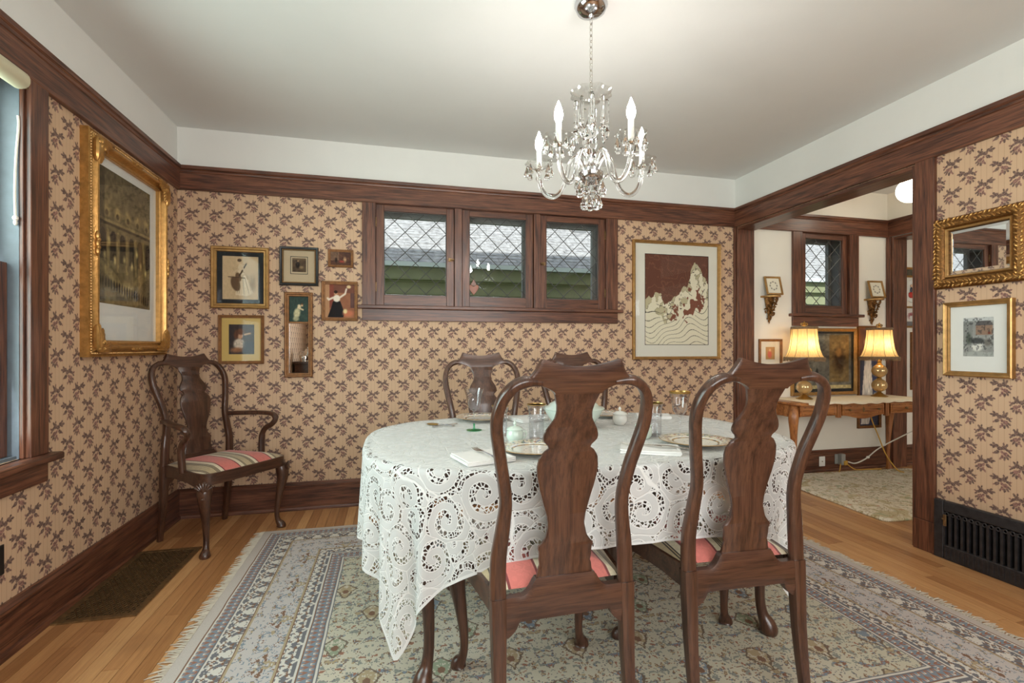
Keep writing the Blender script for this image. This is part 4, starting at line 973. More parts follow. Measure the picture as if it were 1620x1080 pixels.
def pendant_mesh(h, r):
    mb = MB().lathe([(0, 0), (r*.22, -h*.10), (r*.55, -h*.40), (r, -h*.72), (r*.78, -h*.92), (0, -h)], 8); mb.ball((0, 0, .006), (.0045, .0045, .0055), 6, 4); return mb.mesh('pendant', M['crystal'], smooth=False)
PD = pendant_mesh(.050, .0130); PB = pendant_mesh(.056, .0165)
PR = MB().lathe([(0, 0), (.006, -.006), (.0075, -.02), (.0065, -.095), (.0085, -.10), (.0085, -.115), (.003, -.125), (.010, -.135), (.0075, -.155), (0, -.175)], 6).mesh('prism_drop', M['crystal'], smooth=False)
for i in range(9): a = 2*PI*(i+.3)/9; link('prism_drop', PR, ch, (.066*math.cos(a), .066*math.sin(a), zc(2.176)), (0, 0, a), (1.25, 1.25, 1.0))
for i in range(8): a = 2*PI*i/8; link('pendant', PB, ch, (.052*math.cos(a), .052*math.sin(a), zc(1.828)), (0, 0, a))
for i in range(7): a = 2*PI*(i+.5)/7; link('pendant', PB, ch, (.034*math.cos(a), .034*math.sin(a), zc(1.772)), (0, 0, a))
MB().lathe([(.006, zc(1.822)), (.006, zc(1.79)), (.026, zc(1.782)), (.028, zc(1.778)), (.005, zc(1.776)), (.008, zc(1.755)), (0, zc(1.735))], 16).build('finial', M['crystal'], ch)
toward = math.atan2(-CHY, -CHX)                        # direction of the camera side from the chandelier
BULBM = MB().lathe([(0, 0), (.010, .002), (.016, .016), (.0175, .030), (.014, .050), (.008, .066), (.003, .080), (0, .086)], 14).mesh('bulb', M['bulb'])
DISH = dish(.060, 0, .026, 7).mesh('bobeche', M['thincrystal']); SLV = MB().lathe([(0, 0), (.0115, 0), (.0115, .078), (.0, .078)], 16).mesh('candle_sleeve', M['candle'])
CUP = MB().lathe([(0, -.012), (.012, -.010), (.017, -.002), (.016, .004), (0, .006)], 16).mesh('candle_cup', M['silver'])
for k in range(5):
    ang = toward+math.radians(-36+72*k+4); R_ = .235
    c, s_ = math.cos(ang), math.sin(ang)
    def pt(r, z): return (c*r, s_*r, zc(z))
    P = smoothpath([pt(.030, 1.880), pt(.045, 1.925), pt(.068, 1.948), pt(.092, 1.925), pt(.108, 1.870), pt(.130, 1.812), pt(.165, 1.788), pt(.200, 1.800), pt(.226, 1.840), pt(.235, 1.890), pt(.235, 1.912)], 5)
    am = MB().tube(P, .0098, 10).build('arm', M['crystal'], ch)
    b0 = pt(R_, 1.918); link('candle_cup', CUP, am, b0); link('bobeche', DISH, am, b0); link('candle_sleeve', SLV, am, (b0[0], b0[1], b0[2]+.006))
    link('bulb', BULBM, am, (b0[0], b0[1], b0[2]+.084))
    for j in range(8): a = 2*PI*(j+.5)/8+ang; link('pendant', PD, am, (b0[0]+.054*math.cos(a), b0[1]+.054*math.sin(a), b0[2]+.014), (0, 0, a))
# ------------------------------------------------------------------ pictures
def wall_xf(wall, a0, a1, z0, z1):
    c = (a0+a1)/2; z = (z0+z1)/2
    return {'B': ((c, YB, z), 0), 'L': ((XL, c, z), PI/2), 'R': ((XR, c, z), -PI/2)}[wall], abs(a1-a0), z1-z0
PLAINF = lambda fw, d: [(0, 0), (0, d*.85), (fw*.18, d), (fw*.45, d*.92), (fw*.62, d*.70), (fw*.9, d*.66), (fw, d*.52), (fw, .002)]
COVE = lambda fw, d: [(0, 0), (0, d*.62), (fw*.08, d*.66), (fw*.14, d*.60), (fw*.30, d*.70), (fw*.46, d*.95), (fw*.56, d), (fw*.64, d*.92), (fw*.70, d*.70), (fw*.80, d*.52), (fw*.88, d*.50), (fw*.94, d*.56), (fw, d*.44), (fw, .002)]
def picture(name, label, wall, a0, a1, z0, z1, fw, d, fmat, art=None, mats=(), prof=PLAINF, glass=True, cat='picture', art_rect=None, group=None, loc=None):
    (lc, rz), w, h = wall_xf(wall, a0, a1, z0, z1)
    t = thing(name, label, cat, loc or lc, rz, group)
    MB().frame(w, h, prof(fw, d)).build('frame', M[fmat], t, angle=25)
    MB().box(-w/2+.004, w/2-.004, -.0015, -.0003, -h/2+.004, h/2-.004).build('backing', M['mattan'], t)
    iw, ih = w-2*fw+.004, h-2*fw+.004; y = -.0065
    x0, x1, y0, y1 = -iw/2, iw/2, -ih/2, ih/2
    for mm, l, r, b_, tp in mats:                       # mat boards: margins left, right, bottom, top (metres)
        nx0, nx1, ny0, ny1 = x0+l, x1-r, y0+b_, y1-tp
        vs = [(x0, y, y0), (x1, y, y0), (x1, y, y1), (x0, y, y1), (nx0, y, ny0), (nx1, y, ny0), (nx1, y, ny1), (nx0, y, ny1), (nx0, y+.0015, ny0), (nx1, y+.0015, ny0), (nx1, y+.0015, ny1), (nx0, y+.0015, ny1)]
        MB().add(vs, [(i, (i+1) % 4, 4+(i+1) % 4, 4+i) for i in range(4)]+[(4+i, 4+(i+1) % 4, 8+(i+1) % 4, 8+i) for i in range(4)]).build('mat_board', M[mm], t, smooth=False)
        x0, x1, y0, y1 = nx0, nx1, ny0, ny1; y += .0012
    if art: art_plane('print', art, x1-x0, y1-y0, t, y+.0006, (x0+x1)/2, (y0+y1)/2)
    if glass: MB().box(-iw/2, iw/2, -.0105, -.009, -ih/2, ih/2).build('glass', M['cover'], t, smooth=False)
    return t
def leaf_cluster(mb, x, z, sx, sz, s_, y, n=9, seed=0):
    r = random.Random(seed)
    for i in range(n):
        a = PI/2*i/(n-1) if n > 1 else 0; L = s_*(.55+.45*abs(math.cos(2*a)))*r.uniform(.85, 1.1)
        d = Vector((-sx*math.cos(a), 0, -sz*math.sin(a))); q = Vector((0, 0, 1)).rotation_difference(d); mb.ball(Vector((x, y, z))+d*L*.5, (s_*.11, s_*.10, L*.5), 7, 5, q)
    for i in range(5): mb.ball((x-sx*s_*r.uniform(.02, .35), y-.004, z-sz*s_*r.uniform(.02, .35)), s_*r.uniform(.06, .12), 7, 5)
def beads(mb, w, h, ins, y, r, gap):
    for L, f in ((w, lambda t: [(t, -h/2+ins), (t, h/2-ins)]), (h, lambda t: [(-w/2+ins, t), (w/2-ins, t)])):
        n = int((L-2*ins)/gap)
        for i in range(n):
            for x, z in f(-L/2+ins+(i+.5)*(L-2*ins)/n): mb.ball((x, y, z), r, 6, 4)
# opera hall print on the left wall
a = Art(110, 140, (96, 84, 60)); n = a.noise(5, 1); a.blend(n*.8, (146, 126, 84)); a.blend(np.clip((a.Y-.72)*3, 0, 1)*.6, (84, 80, 62))
for i in range(5): a.ell(.16+i*.19, .70, .075, .07, (186, 160, 104), soft=.6, op=.7).ell(.16+i*.19, .675, .035, .028, (70, 56, 38), soft=.4, op=.8)
a.rect(0, 1, .585, .605, (60, 50, 36), .8).rect(0, 1, .605, .63, (168, 146, 96), .7).rect(0, 1, .555, .583, (120, 104, 70), .8)
for i in range(6):
    x = .10+i*.17; a.rect(x-.05, x+.05, .33, .52, (42, 34, 26), .88).ell(x, .52, .05, .035, (42, 34, 26), soft=.2, op=.88).rect(x+.062, x+.098, .25, .56, (156, 134, 88), .75)
a.poly([(0, .34), (.35, .22), (.5, .10), (.42, .07), (.2, .2), (0, .26)], (150, 130, 86), .8).poly([(1, .36), (.7, .24), (.55, .10), (.64, .07), (.85, .22), (1, .28)], (142, 122, 80), .8)
for x, y in ((.12, .36), (.3, .34), (.47, .36), (.62, .33), (.8, .35), (.2, .47), (.72, .44), (.9, .30)): a.ell(x, y, .035, .045, (238, 212, 140), soft=.9, op=.9)
a.ell(.52, .13, .16, .08, (226, 198, 128), soft=.9, op=.8)
for i in range(26): x = (i*.381) % 1; y = .03+.12*((i*.617) % 1); a.ell(x, y+.03, .022, .045, (34, 28, 24), soft=.4, op=.85)
a.blend(((a.X < .12)*.35), (40, 36, 30)); a.grain(.22, 30)
t = picture('gilt_picture', 'large ornate gilt frame holding a brown grand-hall print on the left wall', 'L', 2.617, 3.410, 1.085, 2.145, .080, .055, 'gold', a, [('matwhite', .045, .07, .185, .045)], prof=COVE)
for sx in (-1, 1):
    for sz in (-1, 1):
        mb = MB(); leaf_cluster(mb, sx*.366, sz*.500, sx, sz, .135, -.052, 12, sx*3+sz); mb.build('corner_ornament', M['gold'], t)
for sx, sz in ((-1, 0), (1, 0), (0, -1), (0, 1)):
    mb = MB()
    for k in (-1, 0, 1):
        c = (sx*.360, -.052, .036*k) if sx else (.036*k, -.052, sz*.494); mb.ball(c, (.010+.014*abs(sz), .010, .010+.014*abs(sx)), 8, 5)
    for k in (-.5, .5):
        c = (sx*.360, -.054, .036*k) if sx else (.036*k, -.054, sz*.494); mb.ball(c, .011, 8, 5)
    mb.build('rail_ornament', M['gold'], t)
mb = MB(); beads(mb, .793, 1.06, .017, -.036, .0055, .013); beads(mb, .793, 1.06, .073, -.028, .0035, .010); tag(mb.build('beading', M['goldp'], t), kind='stuff')
MB().frame(.058, .036, [(0, .0075), (.002, .0085), (.003, .0078), (.003, .007)]).build('title_plate', M['mat'], t, (.06, 0, -.345))
# cellist print
a = Art(80, 96, (206, 178, 140)); a.grain(.05, 20); n = a.noise(14, 5)
a.blend(((n > .5)*np.clip(1.2-np.hypot((a.X-.55)/.38, (a.Y-.45)/.42), 0, 1))*.35, (120, 100, 76))
a.poly([(.42, .62), (.60, .62), (.72, .40), (.86, .16), (.70, .08), (.36, .10), (.40, .36)], (226, 206, 172), .95).ell(.50, .72, .085, .13, (222, 200, 166), an=-10).ell(.47, .87, .052, .055, (214, 186, 150)).ell(.47, .91, .065, .04, (70, 52, 40), op=.85)
a.ell(.36, .36, .13, .20, (92, 68, 48), an=28, soft=.2, op=.9).ell(.44, .52, .085, .12, (104, 78, 54), an=28, soft=.2, op=.9).line([(.47, .55), (.66, .83)], .018, (66, 48, 34)).line([(.16, .52), (.62, .50)], .010, (80, 60, 44), .9).line([(.30, .62), (.44, .70)], .022, (208, 182, 146)).line([(.55, .74), (.64, .62), (.58, .56)], .022, (208, 182, 146))
for x0, y0, x1, y1 in ((.5, .58, .46, .14), (.56, .56, .60, .12), (.62, .5, .74, .14), (.48, .5, .40, .14)): a.line([(x0, y0), (x1, y1)], .006, (128, 108, 84), .8)
a.ell(.84, .38, .12, .26, (130, 108, 82), soft=.8, op=.55)
picture('cellist_picture', 'gilt frame with black mat around a sketch of a seated woman playing cello', 'B', -1.186, -.831, 1.394, 1.810, .034, .030, 'goldp', a, [('blackmat', .034, .036, .030, .030)])
# small dark frame
a = Art(44, 50, (104, 84, 62)); a.blend(a.noise(6, 8), (60, 46, 36)); a.ell(.40, .52, .20, .30, (34, 26, 22), soft=.5).ell(.42, .80, .09, .09, (150, 122, 88), soft=.5).ell(.66, .34, .22, .16, (140, 116, 84), soft=.7).rect(0, 1, .86, 1, (128, 106, 78), .6)
t = picture('dark_frame_picture', 'small black and copper frame with a tan mat and a tiny dark engraving', 'B', -.763, -.512, 1.560, 1.828, .024, .026, 'black', a, [('mattan', .045, .048, .058, .042), ('black', .004, .004, .004, .004), ('mattan', .008, .008, .012, .008)], prof=PLAINF)
MB().frame(.251-.036, .268-.036, [(0, .020), (.003, .0225), (.006, .019)]).build('inner_lip', M['goldp'], t)
a = Art(50, 34, (112, 74, 56)); a.blend(a.noise(6, 9), (64, 40, 34)).rect(0, .42, .35, 1, (146, 116, 92), .6).ell(.70, .42, .10, .26, (178, 140, 104), soft=.6).ell(.55, .28, .16, .12, (150, 60, 50), soft=.6).ell(.28, .36, .08, .26, (50, 34, 30), soft=.5).grain(.25, 20)
picture('tiny_picture', 'tiny brown-framed interior scene, the smallest picture beside the window casing', 'B', -.449, -.279, 1.699, 1.824, .017, .018, 'goldwood', a)
a = Art(66, 82, (176, 122, 86)); a.blend(a.noise(4, 10)*.7, (118, 66, 52)); a.rect(0, .16, 0, 1, (186, 140, 102), .8).rect(.16, .30, .3, 1, (126, 60, 50), .8).rect(.3, 1, .75, 1, (92, 52, 48), .6)
a.poly([(.28, .50), (.52, .50), (.66, .16), (.62, .02), (.10, .02), (.20, .26)], (26, 22, 26)).ell(.40, .58, .13, .12, (236, 222, 204), soft=.25).ell(.37, .73, .055, .06, (204, 158, 124)).ell(.37, .77, .065, .05, (44, 28, 24)).line([(.28, .60), (.14, .54), (.10, .58)], .03, (230, 212, 192)).line([(.52, .62), (.68, .72), (.72, .86)], .028, (230, 212, 192))
a.ell(.78, .14, .24, .12, (190, 112, 82), soft=.5).ell(.68, .20, .09, .09, (232, 206, 150), soft=.5).ell(.8, .93, .09, .06, (226, 196, 150), soft=.4).rect(.86, 1, .3, .75, (60, 44, 56), .6)
picture('dancer_picture', 'gilt-framed colour print of a woman in white blouse and black skirt, by the window casing', 'B', -.492, -.249, 1.319, 1.598, .022, .022, 'goldwood', a)
a = Art(64, 74, (52, 48, 52)); a.blend(a.noise(4, 12)*.5, (90, 66, 52)); a.ell(.40, .34, .26, .24, (206, 188, 168), soft=.35).ell(.44, .62, .13, .13, (198, 152, 118), soft=.3).ell(.46, .76, .20, .13, (104, 66, 46), soft=.4).ell(.28, .66, .12, .2, (96, 60, 44), soft=.5).line([(.62, .66), (.84, .70)], .03, (200, 156, 124)).ell(.30, .14, .34, .12, (150, 104, 74), soft=.6).rect(.55, 1, 0, .40, (44, 46, 58), .5).grain(.15, 20)
picture('portrait_picture', 'narrow gilt frame with yellow mat and a dark painting of a woman in white', 'B', -1.144, -.863, 1.018, 1.349, .020, .020, 'goldwood', a, [('matyellow', .045, .043, .048, .045)])
# tall trumeau mirror
t = thing('trumeau_mirror', 'tall narrow gilt-wood mirror with a green picture panel at its top', 'mirror', (-.6405, YB, 1.218))
w_, h_ = .181, .590; MB().frame(w_, h_, PLAINF(.029, .026)).build('frame', M['goldwood'], t, angle=25)
MB().box(-w_/2+.028, w_/2-.028, -.019, -.002, .078, .091).build('divider', M['goldwood'], t, bevel=.003)
MB().box(-w_/2+.027, w_/2-.027, -.007, -.001, -h_/2+.027, .080).build('mirror_glass', M['mirror'], t, smooth=False)
a = Art(48, 66, (62, 78, 68)); a.blend(a.noise(5, 14)*.8, (36, 52, 50)); a.ell(.40, .34, .20, .26, (186, 178, 140), an=-25, soft=.4).ell(.52, .60, .12, .10, (206, 188, 150), an=-40, soft=.4).ell(.66, .66, .075, .07, (196, 162, 122), soft=.4).ell(.66, .71, .08, .05, (92, 66, 44), soft=.5).line([(.45, .55), (.72, .48)], .03, (206, 186, 150)).ell(.35, .12, .2, .12, (160, 156, 124), soft=.5).grain(.15, 20)
art_plane('painted_panel', a, w_-.056, h_/2-.029-.091+.002, t, -.006, 0, (.091+h_/2-.029)/2)
# wave print
a = Art(170, 255, (232, 222, 196)); X, Y = a.X, a.Y
n1, n2 = a.noise(5, 21, 4), a.noise(16, 22, 3)
sky = .52+.02*np.sin(X*9)+(n1-.5)*.16; ridge = .50+.10*np.sin(X*5+.5)*0+np.where(X < .25, .06-abs(X-.14)*.5, 0)+np.where((X > .25) & (X < .6), .02+(X-.25)*.30, 0)
ridge = np.interp(X, [0, .08, .15, .25, .30, .45, .55, .62, .66, .72, .78, .85, .92, 1.0], [.47, .50, .57, .55, .45, .52, .60, .66, .62, .82, .92, .88, .76, .70])+(n2-.5)*.10
a.blend((Y > ridge)*1.0, (106, 66, 52)); a.blend((Y > ridge)*(np.sin((Y*44+n1*34+X*8)) > .86)*.35, (150, 104, 80))
band = (Y < ridge) & (Y > ridge-.20-.05*n1); a.blend(band*(n2 > .52)*.55, (160, 146, 104)); a.blend(band*(np.abs(n2-.5) < .018)*.9, (70, 56, 44))
red = (np.hypot((X-.70)/.30, (Y-.45-(X-.7)*.42)/.13) < 1+.9*(n2-.5)*2); red &= (Y < ridge-.04); a.blend(red*(a.noise(9, 25, 3) > .40)*1.0, (128, 76, 58))
low = Y < np.minimum(ridge-.10, .50+(X-.3)*.25); fld = Y*1.0+.10*np.sin(X*6.5+1.2)+.05*np.sin(X*13+Y*7)-np.hypot(X-.25, Y-.36)*.55
a.blend(low*(~red)*(np.abs(((fld*13) % 1)-.5) < .045)*.95, (62, 54, 46))
a.blend(((X < .010) | (X > .990) | (Y < .007) | (Y > .993))*1.0, (44, 36, 32))
t = picture('wave_picture', 'large gold-framed print of brown rocks and cream swirling wave lines', 'B', 1.908, 2.732, 1.030, 2.016, .024, .034, 'goldp', a, [('mat', .092, .085, .098, .085)])
# right wall: ornate mirror and village print
t = thing('ornate_mirror', 'rectangular mirror in a heavy carved antique-gilt frame above the village etching', 'mirror', (XR, 1.831, 1.632), -PI/2)
w_, h_ = .406, .374; MB().frame(w_, h_, [(0, 0), (0, .018), (.010, .030), (.030, .036), (.048, .030), (.056, .018), (.060, .016), (.066, .020), (.070, .014), (.072, .004)]).build('frame', M['golddark'], t, angle=30)
MB().frame(w_-.112, h_-.112, [(0, .018), (.004, .024), (.010, .022), (.014, .014), (.016, .004)]).build('inner_lip', M['goldp'], t)
mb = MB(); r_ = random.Random(5)
for L, fx in ((w_, 0), (h_, 1)):
    n = int(L/.021)
    for i in range(n):
        u = -L/2+.012+(i+.5)*(L-.024)/n
        for sg in (-1, 1):
            for q, ins in ((0, .014), (1, .034)):
                v = sg*((h_ if fx == 0 else w_)/2-ins); x, z = (u, v) if fx == 0 else (v, u)
                d = Vector((1, 0, .8*(-1)**q)) if fx == 0 else Vector((.8*(-1)**q, 0, 1)); rot = Vector((0, 0, 1)).rotation_difference(d.normalized())
                k_ = r_.uniform(.7, 1.25); mb.ball((x+r_.uniform(-.003, .003), -.030-.004*q, z+r_.uniform(-.003, .003)), (.0052*k_, .0066, .0125*k_), 7, 5, rot @ Vector((0, 0, 1)).rotation_difference(Vector((r_.uniform(-.5, .5), 0, 1)).normalized()))
tag(mb.build('leaf_carving', M['gold'], t), kind='stuff')
mb = MB(); gw, gh, bv = w_-.142, h_-.142, .018
mb.add([(-gw/2, -.004, -gh/2), (gw/2, -.004, -gh/2), (gw/2, -.004, gh/2), (-gw/2, -.004, gh/2), (-gw/2+bv, -.0065, -gh/2+bv), (gw/2-bv, -.0065, -gh/2+bv), (gw/2-bv, -.0065, gh/2-bv), (-gw/2+bv, -.0065, gh/2-bv)], [(i, (i+1) % 4, 4+(i+1) % 4, 4+i) for i in range(4)]+[(4, 5, 6, 7)])
mb.build('mirror_glass', M['mirror'], t, smooth=False)
a = Art(60, 76, (186, 186, 180)); a.blend(a.noise(5, 31)*.7, (110, 112, 110)); a.rect(.42, .95, .55, .80, (150, 110, 86), .7).poly([(.40, .80), (.98, .80), (.88, .92), (.5, .92)], (84, 80, 80), .8).rect(0, .32, .30, .95, (128, 130, 126), .6).rect(0, 1, .92, 1, (206, 208, 206), .9)
a.ell(.46, .26, .22, .15, (224, 222, 214), soft=.35).ell(.46, .40, .30, .10, (52, 54, 56), soft=.4, op=.8).ell(.18, .46, .12, .2, (74, 84, 72), soft=.6, op=.8).ell(.80, .36, .16, .12, (96, 90, 84), soft=.5, op=.7).ell(.85, .60, .05, .04, (120, 66, 52)); a.blend((a.noise(20, 33, 2) > .62)*.5, (50, 50, 52)); a.rect(0, 1, 0, .12, (176, 178, 172), .7)
picture('village_picture', 'small gilt-framed village etching with a wide white mat below the carved mirror', 'R', 1.683, 1.984, .980, 1.368, .026, .030, 'goldp', a, [('matwhite', .060, .060, .080, .062)])
# ------------------------------------------------------------------ wall register (cast iron)
vt = thing('wall_register', 'black cast-iron heating register with tall slots at the foot of the right wall', 'vent', (XR, 1.76, 0), -PI/2)
w_, h_ = .52, .312; n = 15
MB().box(-w_/2+.02, w_/2-.02, -.014, -.002, .02, h_-.02).build('duct_shade_sheet', M['ductshade'], vt)  # black panel behind the bars, painted as duct shade
mb = MB(); y0 = -.040
mb.box(-w_/2, -w_/2+.048, y0, -.012, 0, h_); mb.box(w_/2-.048, w_/2, y0, -.012, 0, h_); mb.box(-w_/2+.048, w_/2-.048, y0, -.012, 0, .078); mb.box(-w_/2+.048, w_/2-.048, y0, -.012, h_-.055, h_)
mb.build('frame', M['iron'], vt, bevel=.006)
pitch = (w_-.096)/n; BAR = MB().box(-.0055, .0055, y0+.004, -.018, .074, h_-.062).mesh('bar', M['iron'], smooth=False)
for i in range(n+1): link('bar', BAR, vt, (-w_/2+.048+i*pitch, 0, 0))
EYE = MB(); EYE.tube([(.0085*math.cos(a), y0+.006, .0085*math.sin(a)) for a in [2*PI*k/12 for k in range(12)]], .0030, 6, closed=True, up=(0, 1, 0)); EYE = EYE.mesh('eyelet', M['iron'])
for i in range(n): link('eyelet', EYE, vt, (-w_/2+.048+(i+.5)*pitch, 0, h_-.068))
RIB = MB().box(-.004, .004, y0-.003, y0+.002, .012, .066).mesh('rib', M['iron'], smooth=False)
for i in range(20): link('rib', RIB, vt, (-w_/2+.05+(i+.5)*(w_-.10)/20, 0, 0))
mb = MB().box(-w_/2+.052, -w_/2+.066, y0-.008, y0, .18, .24); mb.tube([(-w_/2+.059, y0-.006, .21), (-w_/2+.059, y0-.022, .222)], .004, 7); mb.build('lever', M['bronze'], vt, bevel=.002)
# ------------------------------------------------------------------ window dressings
rs = thing('roller_shade', 'cream roller shade wound up at the head of the left wall window', 'shade', (XL+.035, 1.45, 2.128))
MB().tube([(0, -.78, 0), (0, .745, 0), (0, .758, 0)], [.034, .034, .026], 20).build('roll', M['shadecloth'], rs)
for sg in (-.79, .768): MB().box(-.012, .012, sg-.006, sg+.006, -.02, .02).build('bracket', M['bronze'], rs, bevel=.002)
mb = MB().tube(smoothpath([(XL-.012, 2.262, 2.02), (XL-.010, 2.262, 1.98), (XL-.016, 2.258, 1.85), (XL-.018, 2.256, 1.72), (XL-.016, 2.256, 1.63)], 5), .0045, 7); mb.ball((XL-.016, 2.256, 1.625), (.010, .010, .011), 8, 6); mb.ball((XL-.016, 2.256, 1.608), (.007, .007, .012), 8, 6)
tag(mb.build('pull_cord', M['cord'], None), 'knotted white cotton pull cord hanging in the left window', 'cord')
sc_ = thing('suncatcher', 'amber glass heart ornament hung in the middle leaded casement', 'ornament', (.594, YB+.016, 1.583))
g = Graph('amber_glass'); g.set(color=lin((150, 74, 26)), rough=.25, trans=.25, ior=1.45); M['amber'] = g.mat
HP = [(0, -.055), (.030, -.018), (.040, .006), (.034, .022), (.018, .022), (0, .008), (-.018, .022), (-.034, .022), (-.040, .006), (-.030, -.018)]
MB().prism(HP, 'Y', -.005, .005).build('heart', M['amber'], sc_, bevel=.002); MB().prism([(-.024, .022), (0, .012), (.024, .022), (.010, .050), (0, .070), (-.010, .050)], 'Y', -.004, .004).build('top_leaf', plain('brown_glass', (104, 58, 32), .3), sc_, bevel=.002)
MB().tube([(0, 0, .07), (0, .0, .11)], .001, 5).build('thread', M['bronze'], sc_)
wo = thing('wall_outlet', 'black wall outlet above the baseboard under the left window', 'outlet', (XL, 2.135, .355), PI/2); MB().box(-.035, .035, -.005, 0, -.055, .055).build('plate', M['black'], wo, bevel=.004); MB().lathe([(0, 0), (.016, 0), (.016, .006), (0, .006)], 16).build('socket', M['black'], wo, (0, -.005, .02), (PI/2, 0, 0))
# ------------------------------------------------------------------ sideboard behind the camera (seen in the mirror)
sb = thing('sideboard', 'dark mahogany sideboard against the left wall, reflected in the tall mirror', 'sideboard', (-1.14, -.55, 0), PI/2)
MB().box(-.47, .47, -.215, .215, .12, .90).build('body', M['mahX'], sb, bevel=.004); MB().box(-.50, .50, -.24, .235, .90, .93).build('top', M['mahX'], sb, bevel=.006)
for x in (-.235, .235):
    d = MB().box(x-.215, x+.215, -.228, -.214, .16, .66).build('door', M['mahZ'], sb, bevel=.003); MB().ball((x*.2, -.24, .45), .012, 8, 6).build('knob', M['brass'], d)
    d = MB().box(x-.215, x+.215, -.228, -.214, .69, .87).build('drawer', M['mahX'], sb, bevel=.003); MB().ball((x, -.24, .78), .012, 8, 6).build('knob', M['brass'], d)
for x in (-.43, .43):
    for y in (-.18, .18): MB().tube([(x, y, .12), (x, y, .05), (x, y, 0)], [.026, .020, .022], 10).build('leg', M['mahZ'], sb)
tp = thing('teapot', 'silver teapot on the sideboard, reflected in the tall mirror', 'teapot', (-1.20, -.24, .93))
MB().lathe([(0, 0), (.045, 0), (.04, .012), (.065, .04), (.078, .085), (.066, .13), (.045, .150), (0, .152)], 24, lobes=8, amp=.03).build('body', M['silver'], tp); MB().lathe([(.046, .15), (.036, .172), (.012, .185), (.010, .20), (.014, .212), (0, .222)], 20).build('lid', M['silver'], tp)
MB().tube(smoothpath([(.065, 0, .06), (.11, 0, .08), (.125, 0, .13), (.15, 0, .15)], 4), [.016]*5+[.012]*5+[.008]*3, 9).build('spout', M['silver'], tp); MB().tube(smoothpath([(-.06, 0, .13), (-.11, 0, .14), (-.12, 0, .08), (-.07, 0, .05)], 4), .006, 8).build('handle', M['silver'], tp)
tag(MB().lathe([(0, 0), (.036, 0), (.04, .03), (.046, .06), (.042, .075), (.05, .088), (.048, .09), (.038, .075), (0, .07)], 20).build('sugar_bowl', M['silver'], None, (-1.24, -.05, .93)), 'small open silver bowl on the sideboard beside the teapot', 'bowl')
# ------------------------------------------------------------------ parlour: writing desk
DZ = .69; DX0, DX1, DY0, DY1 = 3.065, 4.49, 3.165, 3.585; DC = (DX0+DX1)/2; DD = (DY0+DY1)/2
dk = thing('writing_desk', 'honey-coloured writing desk with scalloped top and cabriole legs along the parlour wall', 'desk', (DC, DD, 0))
hw, hd = (DX1-DX0)/2, (DY1-DY0)/2
edge = [(hw*.98, -hd*.92), (hw, -hd*.6), (hw*.985, 0), (hw, hd*.7), (hw, hd), (-hw, hd), (-hw, hd*.7), (-hw*.985, 0), (-hw, -hd*.6), (-hw*.98, -hd*.92)]
fr = [(x, -hd*.90-.030*math.cos(x/hw*PI*2.0)*.8-.012*abs(math.sin(x/hw*PI*4))) for x in np.linspace(-hw*.95, hw*.95, 40)]
P = edge[:10]+fr; n = len(P); mb = MB(); vs = []
for sc_, z in ((.985, DZ-.024), (1.0, DZ-.016), (1.0, DZ-.006), (.99, DZ)): vs += [(x*sc_, y*sc_, z) for x, y in P]
mb.add(vs, [(j*n+i, j*n+(i+1) % n, (j+1)*n+(i+1) % n, (j+1)*n+i) for j in range(3) for i in range(n)]+[tuple(range(n)), tuple(3*n+i for i in range(n))]); mb.build('desktop', M['desk'], dk)
MB().box(-hw+.03, hw-.03, -hd+.075, hd-.02, DZ-.12, DZ-.024).build('case', M['desk'], dk, bevel=.003)
def drawer(x0, x1, y, dep, knobs, esc):
    xs = np.linspace(x0, x1, 25); c = (x0+x1)/2; L = (x1-x0)/2
    bot = lambda x: DZ-.118-dep*(math.cos((x-c)/L*PI*1.0)*.5+.5)*(1 if dep > 0 else 0)+(.022*(1-((x-c)/L)**2) if dep < 0 else 0)
    d = MB().strip([float(x) for x in xs], bot, lambda x: DZ-.030, lambda z: y, .010).build('drawer', M['desk'], dk)
    MB().frame(x1-x0-.03, .062, [(0, .0), (0, .004), (.004, .005), (.008, .001)]).build('moulding', M['deskZ'], d, (c, y-.010, DZ-.072))
    for k in knobs: MB().lathe([(0, 0), (.007, .002), (.005, .008), (.011, .014), (.009, .020), (0, .022)], 10).build('knob', M['bronze'], d, (k, y-.010, DZ-.072), (PI/2, 0, 0))
    if esc: MB().lathe([(0, 0), (.012, 0), (.010, .003), (0, .004)], 10, sy=1.9).build('escutcheon', M['bronze'], d, (c, y-.010, DZ-.074), (PI/2, 0, 0))
fy = -hd+.062
drawer(-.62, -.26, fy, -1, [-.44], 0); drawer(-.215, .215, fy-.012, .030, [-.15, .15], 1); drawer(.30, .62, fy, -1, [.46], 0)
for x in (-.238, .258): MB().box(x-.018, x+.018, fy-.016, fy+.012, DZ-.135, DZ-.026).build('pilaster', M['deskZ'], dk, bevel=.004)
for sx in (-1, 1):
    for y in (-hd+.07, hd-.06): fz = .0195 if y < 0 else 0; cabriole(MB(), sx*(hw-.05), y, DZ-.03-fz, sx*.6, -.5 if y < 0 else .2, 1.0).build('leg', M['deskZ'], dk, (0, 0, fz))
